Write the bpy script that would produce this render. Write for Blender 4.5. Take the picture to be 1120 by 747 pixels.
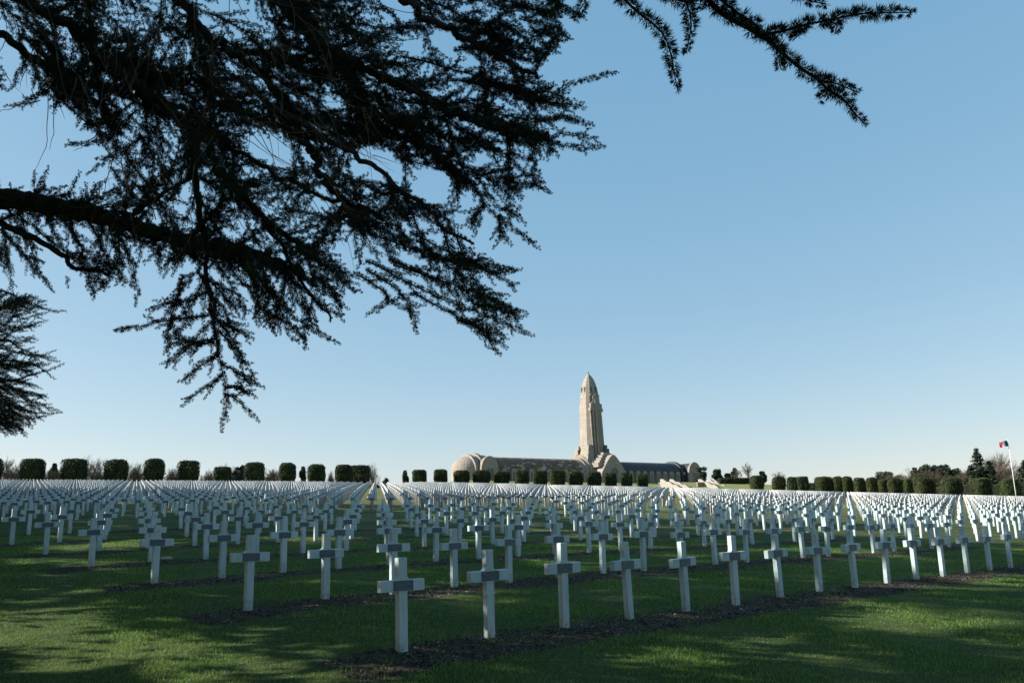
import bpy, bmesh, math, random
import numpy as np
from mathutils import Vector, Matrix, noise

C = bpy.context.scene
for o in list(bpy.data.objects):
    bpy.data.objects.remove(o)
COL = C.collection
R = math.radians
rng = np.random.default_rng(7)
random.seed(7)

# ------------------------------------------------------------------ camera, sky, sun, exposure
CAMZ = 1.75
F, PITCH, ROLL = 934.72, 0.21123, -0.02705
fwd = np.array([0, math.cos(PITCH), math.sin(PITCH)]); up0 = np.array([0, -math.sin(PITCH), math.cos(PITCH)]); rt0 = np.array([1., 0, 0])
RT = math.cos(ROLL) * rt0 + math.sin(ROLL) * up0
UP = -math.sin(ROLL) * rt0 + math.cos(ROLL) * up0
cam = bpy.data.cameras.new('camera'); camo = bpy.data.objects.new('camera', cam); COL.objects.link(camo)
cam.sensor_width = 36; cam.lens = F / 1120 * 36; cam.clip_start = .1; cam.clip_end = 20000
m = Matrix((RT, UP, -fwd)).transposed().to_4x4(); m.translation = (0, 0, CAMZ); camo.matrix_world = m
C.camera = camo

SUN_AZ, SUN_EL = 179.0, 24.0          # direction towards the sun, degrees from +X, counter-clockwise
w = bpy.data.worlds.new('World'); C.world = w; w.use_nodes = True
nt = w.node_tree; bg = nt.nodes['Background']
sky = nt.nodes.new('ShaderNodeTexSky'); sky.sky_type = 'NISHITA'; sky.sun_disc = False
sky.sun_elevation = R(SUN_EL); sky.sun_rotation = R(90 - SUN_AZ)
sky.altitude = 400; sky.air_density = 1.0; sky.dust_density = 0.5; sky.ozone_density = 1.6
gm = nt.nodes.new('ShaderNodeGamma'); gm.inputs[1].default_value = .9; nt.links.new(sky.outputs[0], gm.inputs[0]); 
ma = nt.nodes.new('ShaderNodeVectorMath'); ma.operation = 'MULTIPLY_ADD'; nt.links.new(gm.outputs[0], ma.inputs[0])
ma.inputs[1].default_value = (.84, .60, .42); ma.inputs[2].default_value = (.30, 1.32, 2.34); nt.links.new(ma.outputs[0], bg.inputs[0]); bg.inputs[1].default_value = 0.088
sl = bpy.data.lights.new('sun', 'SUN'); sl.energy = 5.0; sl.angle = R(.53); sl.color = (1, .93, .82)
so = bpy.data.objects.new('sun', sl); COL.objects.link(so)
sd = Vector((math.cos(R(SUN_AZ)) * math.cos(R(SUN_EL)), math.sin(R(SUN_AZ)) * math.cos(R(SUN_EL)), math.sin(R(SUN_EL))))
so.rotation_euler = sd.to_track_quat('Z', 'Y').to_euler()
C.view_settings.view_transform = 'Standard'; C.view_settings.look = 'None'
C.view_settings.exposure = 1.1; C.view_settings.gamma = 1

# ------------------------------------------------------------------ helpers
def at(px, depth, py):
    """photo pixel (1120x747) at a depth along the view -> point of the place"""
    d = fwd + (px - 560) / F * RT - (py - 373.5) / F * UP
    return np.array([0, 0, CAMZ]) + d * depth

def mesh_np(name, verts, faces_idx, nper, mats, fmat=None, smooth=False):
    """fast mesh: verts (N,3), faces_idx (M,nper) ints"""
    me = bpy.data.meshes.new(name)
    v = np.asarray(verts, dtype=np.float32); f = np.asarray(faces_idx, dtype=np.int32)
    me.vertices.add(len(v)); me.vertices.foreach_set('co', v.ravel())
    me.loops.add(f.size); me.loops.foreach_set('vertex_index', f.ravel())
    me.polygons.add(len(f)); me.polygons.foreach_set('loop_start', np.arange(0, f.size, nper, dtype=np.int32))
    me.polygons.foreach_set('loop_total', np.full(len(f), nper, dtype=np.int32))
    if fmat is not None: me.polygons.foreach_set('material_index', np.asarray(fmat, dtype=np.int32))
    if smooth: me.polygons.foreach_set('use_smooth', np.ones(len(f), dtype=bool))
    for mt in (mats if isinstance(mats, (list, tuple)) else [mats]): me.materials.append(mt)
    me.update(calc_edges=True)
    return me

def link(name, me, parent=None, loc=None, rotz=0):
    o = bpy.data.objects.new(name, me); COL.objects.link(o)
    if loc is not None: o.location = loc
    o.rotation_euler[2] = rotz
    if parent: o.parent = parent
    return o

def tag(o, label=None, cat=None, group=None, kind=None):
    if label: o['label'] = label
    if cat: o['category'] = cat
    if group: o['group'] = group
    if kind: o['kind'] = kind
    return o

def thing(name, label, cat, loc, rotz=0, group=None):
    return tag(link(name, None, None, loc, rotz), label, cat, group)

class MB:
    """collects boxes, prisms and tubes into one mesh"""
    def __init__(s): s.v = []; s.f = []
    def add(s, vs, fs):
        k = len(s.v); s.v += [tuple(map(float, p)) for p in vs]; s.f += [tuple(k + i for i in f) for f in fs]; return s
    def box(s, x0, x1, y0, y1, z0, z1):
        return s.add([(x0,y0,z0),(x1,y0,z0),(x1,y1,z0),(x0,y1,z0),(x0,y0,z1),(x1,y0,z1),(x1,y1,z1),(x0,y1,z1)],
                     [(0,3,2,1),(4,5,6,7),(0,1,5,4),(1,2,6,5),(2,3,7,6),(3,0,4,7)])
    def prism(s, prof, x0, x1, axis='x'):
        """closed profile [(a,b)] extruded along an axis; a,b = (y,z) for x, (x,z) for y"""
        n = len(prof)
        P = (lambda t, a, b: (t, a, b)) if axis == 'x' else (lambda t, a, b: (a, t, b))
        vs = [P(x0, a, b) for a, b in prof] + [P(x1, a, b) for a, b in prof]
        return s.add(vs, [tuple(range(n))[::-1], tuple(range(n, 2*n))] + [(i, (i+1) % n, (i+1) % n + n, i + n) for i in range(n)])
    def tube(s, pts, rads, n=7):
        pts = [np.array(p, float) for p in pts]; rings = []
        for i, p in enumerate(pts):
            d = pts[min(i+1, len(pts)-1)] - pts[max(i-1, 0)]; d = d / (np.linalg.norm(d) + 1e-9)
            a = np.cross(d, (0, 0, 1.)) if abs(d[2]) < .9 else np.cross(d, (1., 0, 0)); a /= np.linalg.norm(a); b = np.cross(d, a)
            rings.append([p + rads[i] * (math.cos(t) * a + math.sin(t) * b) for t in np.arange(n) * 2 * math.pi / n])
        vs = [q for r in rings for q in r]; fs = []
        for i in range(len(pts) - 1):
            for j in range(n): fs.append((i*n+j, i*n+(j+1) % n, (i+1)*n+(j+1) % n, (i+1)*n+j))
        fs.append(tuple(range(n))[::-1]); fs.append(tuple((len(pts)-1)*n + j for j in range(n)))
        return s.add(vs, fs)
    def loft(s, rings, cap=True):
        n = len(rings[0]); vs = [q for r in rings for q in r]; fs = []
        for i in range(len(rings) - 1):
            for j in range(n): fs.append((i*n+j, i*n+(j+1) % n, (i+1)*n+(j+1) % n, (i+1)*n+j))
        if cap: fs.append(tuple(range(n))[::-1]); fs.append(tuple((len(rings)-1)*n + j for j in range(n)))
        return s.add(vs, fs)
    def mesh(s, name, mat, smooth=False, bevel=0):
        me = bpy.data.meshes.new(name); me.from_pydata(s.v, [], s.f)
        bm = bmesh.new(); bm.from_mesh(me); bmesh.ops.recalc_face_normals(bm, faces=bm.faces)
        if bevel:
            es = [e for e in bm.edges if e.is_manifold and e.calc_face_angle(0) > .5]
            bmesh.ops.bevel(bm, geom=es, offset=bevel, segments=1, affect='EDGES', clamp_overlap=True)
        bm.to_mesh(me); bm.free()
        if smooth:
            me.polygons.foreach_set('use_smooth', [True] * len(me.polygons))
        me.materials.append(mat); return me
    def build(s, name, mat, parent=None, loc=None, smooth=False, bevel=0):
        return link(name, s.mesh(name, mat, smooth, bevel), parent, loc)

# ------------------------------------------------------------------ materials
class NT:
    def __init__(s, name, rough=.8, spec=.3):
        s.m = bpy.data.materials.new(name); s.m.use_nodes = True; s.t = s.m.node_tree
        s.b = s.t.nodes['Principled BSDF']; s.b.inputs['Roughness'].default_value = rough
        s.b.inputs['Specular IOR Level'].default_value = spec
        s.geo = s.t.nodes.new('ShaderNodeNewGeometry'); s.tc = s.t.nodes.new('ShaderNodeTexCoord')
    def n(s, typ, **k):
        x = s.t.nodes.new(typ)
        for a, b in k.items(): setattr(x, a, b)
        return x
    def l(s, a, b): s.t.links.new(a, b)
    def noise(s, scale, detail=4, rough=.6, vec=None, dist=0):
        x = s.n('ShaderNodeTexNoise'); x.inputs['Scale'].default_value = scale; x.inputs['Detail'].default_value = detail
        x.inputs['Roughness'].default_value = rough; x.inputs['Distortion'].default_value = dist
        s.l(vec if vec else s.geo.outputs['Position'], x.inputs['Vector']); return x.outputs['Fac']
    def ramp(s, fac, stops):
        x = s.n('ShaderNodeValToRGB'); e = x.color_ramp.elements
        e[0].position, e[0].color = stops[0][0], (*stops[0][1], 1); e[1].position, e[1].color = stops[-1][0], (*stops[-1][1], 1)
        for p, c in stops[1:-1]:
            q = e.new(p); q.color = (*c, 1)
        s.l(fac, x.inputs[0]); return x.outputs[0]
    def math(s, op, a, b=None, c=None, clamp=False):
        x = s.n('ShaderNodeMath', operation=op, use_clamp=clamp)
        for i, v in enumerate((a, b, c)):
            if v is None: continue
            if isinstance(v, (int, float)): x.inputs[i].default_value = v
            else: s.l(v, x.inputs[i])
        return x.outputs[0]
    def mix(s, fac, a, b, mode='MIX'):
        x = s.n('ShaderNodeMix', data_type='RGBA', blend_type=mode)
        for i, v in ((0, fac), (6, a), (7, b)):
            if isinstance(v, (int, float)): x.inputs[i].default_value = v
            elif isinstance(v, tuple): x.inputs[i].default_value = (*v, 1)
            else: s.l(v, x.inputs[i])
        return x.outputs[2]
    def map(s, v, a, b, c=0., d=1.):
        x = s.n('ShaderNodeMapRange'); s.l(v, x.inputs[0])
        for i, q in enumerate((a, b, c, d)): x.inputs[i+1].default_value = q
        return x.outputs[0]
    def col(s, c):
        if isinstance(c, tuple): s.b.inputs['Base Color'].default_value = (*c, 1)
        else: s.l(c, s.b.inputs['Base Color'])
        return s
    def bump(s, h, strength, dist=.02):
        x = s.n('ShaderNodeBump'); x.inputs['Strength'].default_value = strength; x.inputs['Distance'].default_value = dist
        s.l(h, x.inputs['Height']); s.l(x.outputs[0], s.b.inputs['Normal']); return s

def island_var(s, lo=.75, hi=1.25):
    return s.map(s.geo.outputs['Random Per Island'], 0, 1, lo, hi)

# grave lattice (rows run along U, columns recede along V)
YAW = 0.7156975; SU, SV = 1.2692, 4.0859
U = np.array([math.cos(YAW), math.sin(YAW)]); V = np.array([-U[1], U[0]]); P0 = np.array([-1.32665, 10.07337])
PERIOD_R, PERIOD_C = 8.4, 21.5

def mat_ground():
    s = NT('grass_and_soil', .95, .15)
    sep = s.n('ShaderNodeSeparateXYZ'); s.l(s.geo.outputs['Position'], sep.inputs[0]); X, Y = sep.outputs[0], sep.outputs[1]
    def lin(a, b, c):
        return s.math('ADD', s.math('ADD', s.math('MULTIPLY', X, a), s.math('MULTIPLY', Y, b)), c)
    row = lin(V[0] / SV, V[1] / SV, -(P0 @ V) / SV); colc = lin(U[0] / SU, U[1] / SU, -(P0 @ U) / SU)
    n1 = s.noise(1.1, 5, .65); n2 = s.noise(9, 4, .7)
    wob = s.math('ADD', s.math('MULTIPLY', s.math('SUBTRACT', n1, .5), .34), s.math('MULTIPLY', s.math('SUBTRACT', n2, .5), .22))
    rw = s.math('ADD', row, wob)
    rm = s.math('FLOORED_MODULO', s.math('ADD', rw, .5), PERIOD_R)       # 0..8.4
    fr = s.math('SUBTRACT', s.math('FRACT', rm), .5)                     # distance to row, in rows
    d = s.math('ABSOLUTE', s.math('ADD', fr, .08))
    back = s.math('GREATER_THAN', rw, 7.8)
    frb = s.math('MULTIPLY', s.math('SUBTRACT', s.math('FRACT', s.math('ADD', s.math('MULTIPLY', s.math('SUBTRACT', rw, 8.25), 2.), .5)), .5), .5)
    db = s.math('ABSOLUTE', s.math('ADD', frb, .03))
    stripb = s.math('MULTIPLY', s.map(db, .09, .06), back)
    strip = s.math('MULTIPLY', s.map(d, .15, .11), s.math('LESS_THAN', rw, 6.6))
    cm = s.math('FLOORED_MODULO', s.math('ADD', s.math('ADD', colc, s.math('MULTIPLY', wob, 3.)), .8), 1e6)
    fs = s.math('MULTIPLY', s.math('SUBTRACT', s.math('FRACT', s.math('ADD', s.math('MULTIPLY', s.math('SUBTRACT', rw, .2), 2.), .5)), .5), .5)
    stripc = s.math('MULTIPLY', s.map(s.math('ABSOLUTE', s.math('ADD', fs, .03)), .09, .06), s.math('MULTIPLY', s.math('GREATER_THAN', cm, 21.8), s.math('LESS_THAN', rw, 7.2)))
    strip = s.math('MAXIMUM', s.math('MAXIMUM', s.math('MULTIPLY', strip, s.math('LESS_THAN', cm, 20.6)), stripb), stripc)
    # nothing planted left of the first column near the camera, nor before the first row
    near_left = s.math('MULTIPLY', s.math('LESS_THAN', colc, -.8), s.math('LESS_THAN', row, 7.6))
    strip = s.math('MULTIPLY', strip, s.math('SUBTRACT', 1, near_left))
    strip = s.math('MULTIPLY', strip, s.math('GREATER_THAN', row, -.4))
    dist = s.n('ShaderNodeVectorMath', operation='LENGTH'); s.l(s.geo.outputs['Position'], dist.inputs[0])
    strip = s.math('MULTIPLY', strip, s.map(dist.outputs[1], 205, 200))
    g1 = s.noise(.35, 4, .6); g2 = s.noise(14, 5, .75); g3 = s.noise(90, 3, .8)
    grass = s.ramp(g2, [(.28, (.016, .032, .009)), (.5, (.040, .074, .018)), (.75, (.080, .130, .036))])
    dry = s.ramp(g3, [(.3, (.16, .18, .055)), (.7, (.27, .26, .11))])
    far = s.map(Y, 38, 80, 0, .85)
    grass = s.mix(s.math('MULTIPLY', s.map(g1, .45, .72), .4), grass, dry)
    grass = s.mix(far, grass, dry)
    thatch = s.map(s.noise(38, 4, .8), .58, .72)
    grass = s.mix(s.math('MULTIPLY', thatch, .35), grass, (.17, .15, .09))
    soil = s.ramp(s.noise(45, 5, .8), [(.3, (.018, .014, .011)), (.5, (.055, .043, .033)), (.62, (.14, .115, .085)), (.8, (.33, .28, .21))])
    weed = s.map(s.noise(3.2, 5, .75), .5, .6)
    soil = s.mix(s.math('MULTIPLY', weed, .7), soil, (.06, .08, .03))
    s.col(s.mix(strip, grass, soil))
    h = s.math('ADD', s.math('MULTIPLY', s.noise(30, 5, .8), .5), s.math('MULTIPLY', s.noise(160, 2, .8), .5))
    s.bump(h, .9, .05)
    return s.m

def mat_cross():
    s = NT('white_stone', .75, .3)
    a = s.noise(3.1, 5, .7); b = s.noise(60, 3, .6)
    inf = s.n('ShaderNodeObjectInfo')
    c = s.ramp(a, [(.3, (.28, .38, .39)), (.48, (.44, .56, .57)), (.8, (.52, .62, .63))])
    c = s.mix(s.map(b, .62, .72), c, (.40, .42, .40))
    c = s.mix(.5, c, s.ramp(inf.outputs['Random'], [(0, (.38, .48, .50)), (1, (.55, .64, .64))]))
    mp = s.n('ShaderNodeMapping'); mp.inputs['Scale'].default_value = (26, 26, 2.2); s.l(s.geo.outputs['Position'], mp.inputs[0])
    c = s.mix(s.math('MULTIPLY', s.map(s.noise(1, 4, .7, mp.outputs[0]), .54, .70), .5), c, (.24, .28, .27))
    c = s.mix(s.math('MULTIPLY', s.map(s.noise(7, 5, .8), .60, .66), .6), c, (.22, .24, .19))
    # lichen and splash dirt low on the post
    sep = s.n('ShaderNodeSeparateXYZ'); s.l(s.tc.outputs['Object'], sep.inputs[0])
    low = s.math('MULTIPLY', s.map(sep.outputs[2], .22, 0), s.map(s.noise(18, 4, .7), .4, .62))
    c = s.mix(s.math('MULTIPLY', low, .75), c, (.17, .16, .12))
    s.col(c); s.bump(b, .15, .004); return s.m

def mat_far_cross():
    s = NT('white_stone_far', .75, .3)
    c = s.ramp(s.geo.outputs['Random Per Island'], [(0, (.34, .355, .36)), (1, (.47, .47, .465))]); s.col(c); return s.m

def mat_plain(name, c, rough=.8, spec=.3, var=.25, scale=8):
    s = NT(name, rough, spec); n = s.noise(scale, 4, .65)
    lo = tuple(x * (1 - var) for x in c); hi = tuple(min(1, x * (1 + var)) for x in c)
    s.col(s.ramp(n, [(.3, lo), (.7, hi)])); return s.m

def mat_plaque():
    s = NT('dark_plaque', .45, .4)
    n = s.noise(25, 3, .6)
    c = s.ramp(n, [(.3, (.050, .085, .108)), (.7, (.090, .138, .165))])
    s.col(c); return s.m

def mat_leaf(name, stops, rough=.7, trans=0.0, lo=.6, hi=1.4, spec=.25):
    s = NT(name, rough, spec)
    c = s.ramp(s.geo.outputs['Random Per Island'], stops)
    n = s.noise(.8, 3, .6)
    c = s.mix(s.map(n, .35, .65, 0, .6), c, tuple(x * .55 for x in stops[0][1]))
    s.col(c)
    if trans: s.b.inputs['Transmission Weight'].default_value = 0
    return s.m

def mat_blade(name, stops):
    s = NT(name, .6, .3); c = s.ramp(s.geo.outputs['Random Per Island'], stops); s.col(c)
    tr = s.n('ShaderNodeBsdfTranslucent'); s.l(c, tr.inputs[0]); mx = s.n('ShaderNodeMixShader'); mx.inputs[0].default_value = .45
    out = s.t.nodes['Material Output']; s.l(s.b.outputs[0], mx.inputs[1]); s.l(tr.outputs[0], mx.inputs[2]); s.l(mx.outputs[0], out.inputs[0]); return s.m

def mat_bark():
    s = NT('cedar_bark', .9, .2)
    mp = s.n('ShaderNodeMapping'); mp.inputs['Scale'].default_value = (1, 1, .4); s.l(s.geo.outputs['Position'], mp.inputs[0])
    n = s.noise(22, 6, .75, mp.outputs[0], .6)
    s.col(s.ramp(n, [(.3, (.018, .015, .013)), (.55, (.050, .042, .035)), (.8, (.11, .098, .08))])); s.bump(n, 1, .05); return s.m

def mat_stone_building():
    s = NT('pale_ossuary_stone', .85, .25)
    mp = s.n('ShaderNodeMapping'); mp.inputs['Scale'].default_value = (1, 1, .18); s.l(s.tc.outputs['Object'], mp.inputs[0])
    streak = s.noise(.9, 5, .7, mp.outputs[0]); blot = s.noise(.35, 4, .6)
    br = s.n('ShaderNodeTexBrick'); br.inputs['Scale'].default_value = .55; br.inputs['Mortar Size'].default_value = .012
    br.inputs['Color1'].default_value = (.23, .20, .172, 1); br.inputs['Color2'].default_value = (.28, .247, .215, 1); br.inputs['Mortar'].default_value = (.22, .19, .155, 1)
    mp2 = s.n('ShaderNodeMapping'); mp2.inputs['Rotation'].default_value = (R(90), 0, 0); s.l(s.tc.outputs['Object'], mp2.inputs[0]); s.l(mp2.outputs[0], br.inputs[0])
    c = s.mix(s.map(streak, .5, .72, 0, .55), br.outputs[0], (.16, .135, .11))
    c = s.mix(s.map(blot, .45, .7, 0, .3), c, (.40, .355, .305)); s.col(c); return s.m

def mat_roof():
    s = NT('lichen_spotted_roof', .9, .2)
    mp = s.n('ShaderNodeMapping'); mp.inputs['Scale'].default_value = (.45, 1, 1); s.l(s.tc.outputs['Object'], mp.inputs[0])
    a = s.noise(.5, 5, .75); spots = s.noise(.8, 3, .6, mp.outputs[0])
    c = s.ramp(a, [(.3, (.062, .045, .034)), (.55, (.14, .104, .076)), (.8, (.20, .155, .115))])
    c = s.mix(s.map(spots, .57, .62), c, (.36, .31, .25)); s.col(c); return s.m

M = dict(ground=mat_ground(), cross=mat_cross(), far=mat_far_cross(), plaque=mat_plaque(), bark=mat_bark(),
         stone=mat_stone_building(), roof=mat_roof(),
         slate=mat_plain('dark_slate_roof', (.035, .036, .042), .6, .4, .4, .6),
         glass=mat_plain('dark_window_glass', (.03, .035, .04), .25, .5, .2, 1),
         frame=mat_plain('pale_window_stone', (.27, .24, .20), .8, .3, .15, 2),
         wall=mat_plain('grey_retaining_wall', (.22, .19, .165), .9, .2, .3, 2),
         parapet=mat_plain('white_stone_parapet', (.31, .285, .25), .8, .2, .1, 2),
         step=mat_plain('stair_stone', (.30, .26, .23), .85, .2, .25, 3),
         pole=mat_plain('white_painted_pole', (.75, .74, .72), .45, .4, .05, 4),
         blue=mat_plain('flag_blue', (.012, .03, .13), .8, .1, .05), white=mat_plain('flag_white', (.72, .72, .74), .8, .1, .04),
         red=mat_plain('flag_red', (.42, .03, .04), .8, .1, .05),
         needle=mat_leaf('cedar_needles', [(0, (.010, .020, .012)), (.5, (.026, .046, .024)), (.82, (.060, .085, .036)), (1, (.17, .18, .085))]),  # lightest needles have sunlit highlights painted into their colour
         shade=mat_leaf('cedar_foliage', [(0, (.015, .030, .017)), (1, (.04, .065, .034))]),
         hedge=mat_leaf('yew_leaves', [(0, (.014, .026, .010)), (.6, (.050, .072, .020)), (1, (.11, .13, .040))]),
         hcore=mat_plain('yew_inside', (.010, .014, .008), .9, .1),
         pine=mat_leaf('conifer_leaves', [(0, (.014, .026, .017)), (1, (.045, .062, .034))]),
         twig=mat_leaf('bare_twigs', [(0, (.13, .105, .085)), (1, (.27, .22, .18))]),
         twigr=mat_leaf('russet_twigs', [(0, (.11, .088, .062)), (1, (.25, .205, .145))]),
         stem=mat_plain('dry_twig', (.16, .135, .105), .85, .2, .5, 30),
         tbark=mat_plain('grey_bark', (.11, .09, .075), .9, .2, .3, 3),
         blade=mat_blade('grass_blades', [(0, (.038, .085, .014)), (.6, (.135, .265, .036)), (.92, (.22, .34, .09)), (1, (.32, .31, .17))]),
         clod=mat_leaf('clods', [(0, (.014, .011, .008)), (.6, (.060, .047, .035)), (.88, (.17, .145, .11)), (1, (.50, .46, .40))]),
         fleck=mat_leaf('pale_flecks', [(0, (.20, .16, .11)), (.6, (.40, .36, .30)), (1, (.60, .58, .54))]))

# ------------------------------------------------------------------ terrain
TC = [-2.9215597485000893, -5.749131925125763, 5.221853654075673, 1.30768163959184, 4.387660366766372, 0.6960006883832042, -3.1910720064395934, -0.8378882268782435, 2.678955846131312, 0.4605501871828088, 0.17719018666662008, 0.1343494828921017, 0.1081811447032413, 0.006146726141538217]
def sst(t): t = np.clip(t, 0, 1); return t * t * (3 - 2 * t)
def gz(x, y):
    x = np.asarray(x, float); y = np.asarray(y, float)
    r0 = np.hypot(x, y); az = x / np.maximum(y, 1.)
    rc = np.where(az > 0, 420 - 190 * sst((az - .22) / .15), 420 - 270 * sst((-az - .02) / .12))
    sc = np.minimum(1, rc / np.maximum(r0, .01))
    xx, yy = x * sc, y * sc
    yy = np.maximum(yy, 3.); lim = 1.0 * yy + 14; xx = np.clip(xx, -lim, lim)
    X = xx / 60; Y = yy / 60; r = np.sqrt(X * X + Y * Y + .02); th = np.arctan2(xx, yy + 6.)
    B = [1 + 0 * xx, X, Y, r, r * th, r * th * th, r ** 1.5, r ** 1.5 * th, r * r * .3, np.exp(-(xx ** 2 + (yy - 10) ** 2) / 200),
         np.exp(-((xx - 12) ** 2 + (yy - 20) ** 2) / 200), np.exp(-((xx + 14) ** 2 + (yy - 25) ** 2) / 300),
         np.exp(-((xx + 1) ** 2 + (yy - 9.5) ** 2) / 12), np.exp(-((xx + 7) ** 2 + (yy - 13) ** 2) / 20)]
    z = sum(c * b for c, b in zip(TC, B)) + CAMZ
    bank = 2.1 * sst((r0 - 216) / 5) * sst((az - .165) / .02) * (1 - sst((az - .33) / .08)) * (1 - sst((r0 - 290) / 60))
    drop = 6 * sst((r0 - rc) / 300)
    return z + bank - drop
def gzf(x, y): return float(gz(x, y))
def ground_at(px, depth):
    p = at(px, depth, 530); return np.array([p[0], p[1], gzf(p[0], p[1])])

rad = np.concatenate([[0], np.geomspace(1.2, 40, 190), np.geomspace(40.8, 6000, 190)])
nth = 420; ang = np.arange(nth) * 2 * math.pi / nth
XX = rad[:, None] * np.cos(ang); YY = rad[:, None] * np.sin(ang)
ZZ = gz(XX, YY)
rr = np.hypot(XX, YY)
for i in range(len(rad)):
    if 0 < rad[i] < 60:
        for j in range(nth):
            p = (XX[i, j] * .9, YY[i, j] * .9, 0)
            ZZ[i, j] += .035 * noise.noise(p) + .012 * noise.noise((p[0] * 4, p[1] * 4, 3))
vs = np.stack([XX, YY, ZZ], -1).reshape(-1, 3)
i, j = np.meshgrid(np.arange(len(rad) - 1), np.arange(nth), indexing='ij')
f = np.stack([i * nth + j, (i + 1) * nth + j, (i + 1) * nth + (j + 1) % nth, i * nth + (j + 1) % nth], -1).reshape(-1, 4)
g = link('ground', mesh_np('ground', vs, f, 4, M['ground'], smooth=True)); tag(g, kind='structure')

# ------------------------------------------------------------------ crosses
H = 1.05; CL = .60; CT = .085; CW = .118; BZ0, BZ1 = .665, .80
def cross_profile():
    h = CW / 2; L = CL / 2; rf = .045; pts = [(-h, -.25), (h, -.25), (h, BZ0), (L, BZ0), (L, BZ1)]
    for k in range(5):
        a = math.pi / 2 * k / 4
        pts.append((h + rf - rf * math.sin(a), BZ1 + rf - rf * math.cos(a)))
    pts += [(h, H), (-h, H)]
    for k in range(5):
        a = math.pi / 2 * (1 - k / 4)
        pts.append((-h - rf + rf * math.sin(a), BZ1 + rf - rf * math.cos(a)))
    pts += [(-L, BZ1), (-L, BZ0), (-h, BZ0)]
    return pts
cross_me = MB().prism(cross_profile(), -CT / 2, CT / 2, 'y').mesh('cross_body', M['cross'], bevel=.006)
pq = MB().box(-.135, .135, -CT / 2 - .009, -CT / 2 - .0005, BZ0 + .012, BZ1 - .010)
plaque_me = pq.mesh('plaque', M['plaque'], bevel=.002)
lt = MB()
for zz, ww in ((.105, .09), (.082, .10), (.058, .07), (.034, .085)):
    x = -ww
    while x < ww:
        lw = random.uniform(.006, .016); lt.box(x, x + lw, -CT / 2 - .0105, -CT / 2 - .0085, BZ0 + zz - .006, BZ0 + zz + .004); x += lw + random.choice((.004, .004, .012))
letter_me = lt.mesh('lettering', mat_plain('worn_lettering', (.16, .18, .20), .6, .3, .2))

def hedge_depth(px):
    return np.interp(px, [-300, 0, 206, 384, 450, 560, 610, 710, 828, 930, 1011, 1104, 1400], [112, 123, 131, 152, 190, 203, 186, 198, 198, 188, 170, 148, 135])
def to_px(x, y, z):
    d = np.stack([x, y, z - CAMZ], -1); c = d @ np.stack([RT, UP, fwd]).T
    return 560 + F * c[..., 0] / c[..., 2], 373.5 - F * c[..., 1] / c[..., 2], c[..., 2]

cells = []
for J in range(0, 130):
    rowpos = J if J < 7 else 8.25 + (J - 7) * .5            # behind the path the rows stand twice as close
    for K in range(-150, 200):
        bc, kk = divmod(K, 20); colpos = bc * PERIOD_C + kk if J < 7 else K
        if colpos < 0 and rowpos < 8: continue
        if J < 7 and colpos > 20: continue
        if colpos < 0: colpos -= 0.
        xy = P0 + colpos * SU * U + rowpos * SV * V
        if xy[1] < 5: continue
        cells.append((J, K, rowpos, colpos, xy[0], xy[1]))
for J in range(14):                                      # the block beyond the side path, rows close together too
    for K in range(0, 150):
        rowpos = J * .5 + .2; colpos = 21.5 + K; xy = P0 + colpos * SU * U + rowpos * SV * V
        cells.append((200 + J, K, rowpos, colpos, xy[0], xy[1]))
cells = np.array(cells); zc = gz(cells[:, 4], cells[:, 5])
px, py, dd = to_px(cells[:, 4], cells[:, 5], zc)
# the field ends in front of the clipped yews; on the right it goes on behind them
ok = (dd > 3) & (px > -160) & (px < 1300) & ((dd < hedge_depth(px) - 4) | ((px > 985) & (dd > hedge_depth(px) + 5) & (dd < hedge_depth(px) + 32)))
ok &= ~((px > -160) & (px < 985) & (dd > 196))
cells, zc, px, py, dd = cells[ok], zc[ok], px[ok], py[ok], dd[ok]
inview = (px > -8) & (px < 1128) & (py < 765)
order = np.argsort(dd + 1000 * (~inview)); near = set(order[:300].tolist())
words = ['leftmost', 'second', 'third', 'fourth', 'fifth', 'sixth', 'seventh', 'eighth', 'ninth', 'tenth', 'eleventh', 'twelfth', 'thirteenth', 'fourteenth', 'fifteenth',
         'sixteenth', 'seventeenth', 'eighteenth', 'nineteenth', 'twentieth', 'twenty-first', 'twenty-second', 'twenty-third', 'twenty-fourth', 'twenty-fifth', 'twenty-sixth', 'twenty-seventh', 'twenty-eighth', 'twenty-ninth', 'thirtieth'] + ['%s-%s' % (t, u) for t in ('thirty', 'forty', 'fifty', 'sixty') for u in ('first', 'second', 'third', 'fourth', 'fifth', 'sixth', 'seventh', 'eighth', 'ninth')]
rown = ['nearest', 'second', 'third', 'fourth', 'fifth', 'sixth', 'seventh', 'eighth', 'ninth', 'tenth', 'eleventh', 'twelfth', 'thirteenth', 'fourteenth', 'fifteenth', 'sixteenth', 'seventeenth', 'eighteenth']
GROUP = 'white grave crosses standing in rows on the grass'
rank = {}
for k in sorted(near, key=lambda k: px[k]): rank.setdefault(int(cells[k, 0]), []).append(k)
first = None
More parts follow.
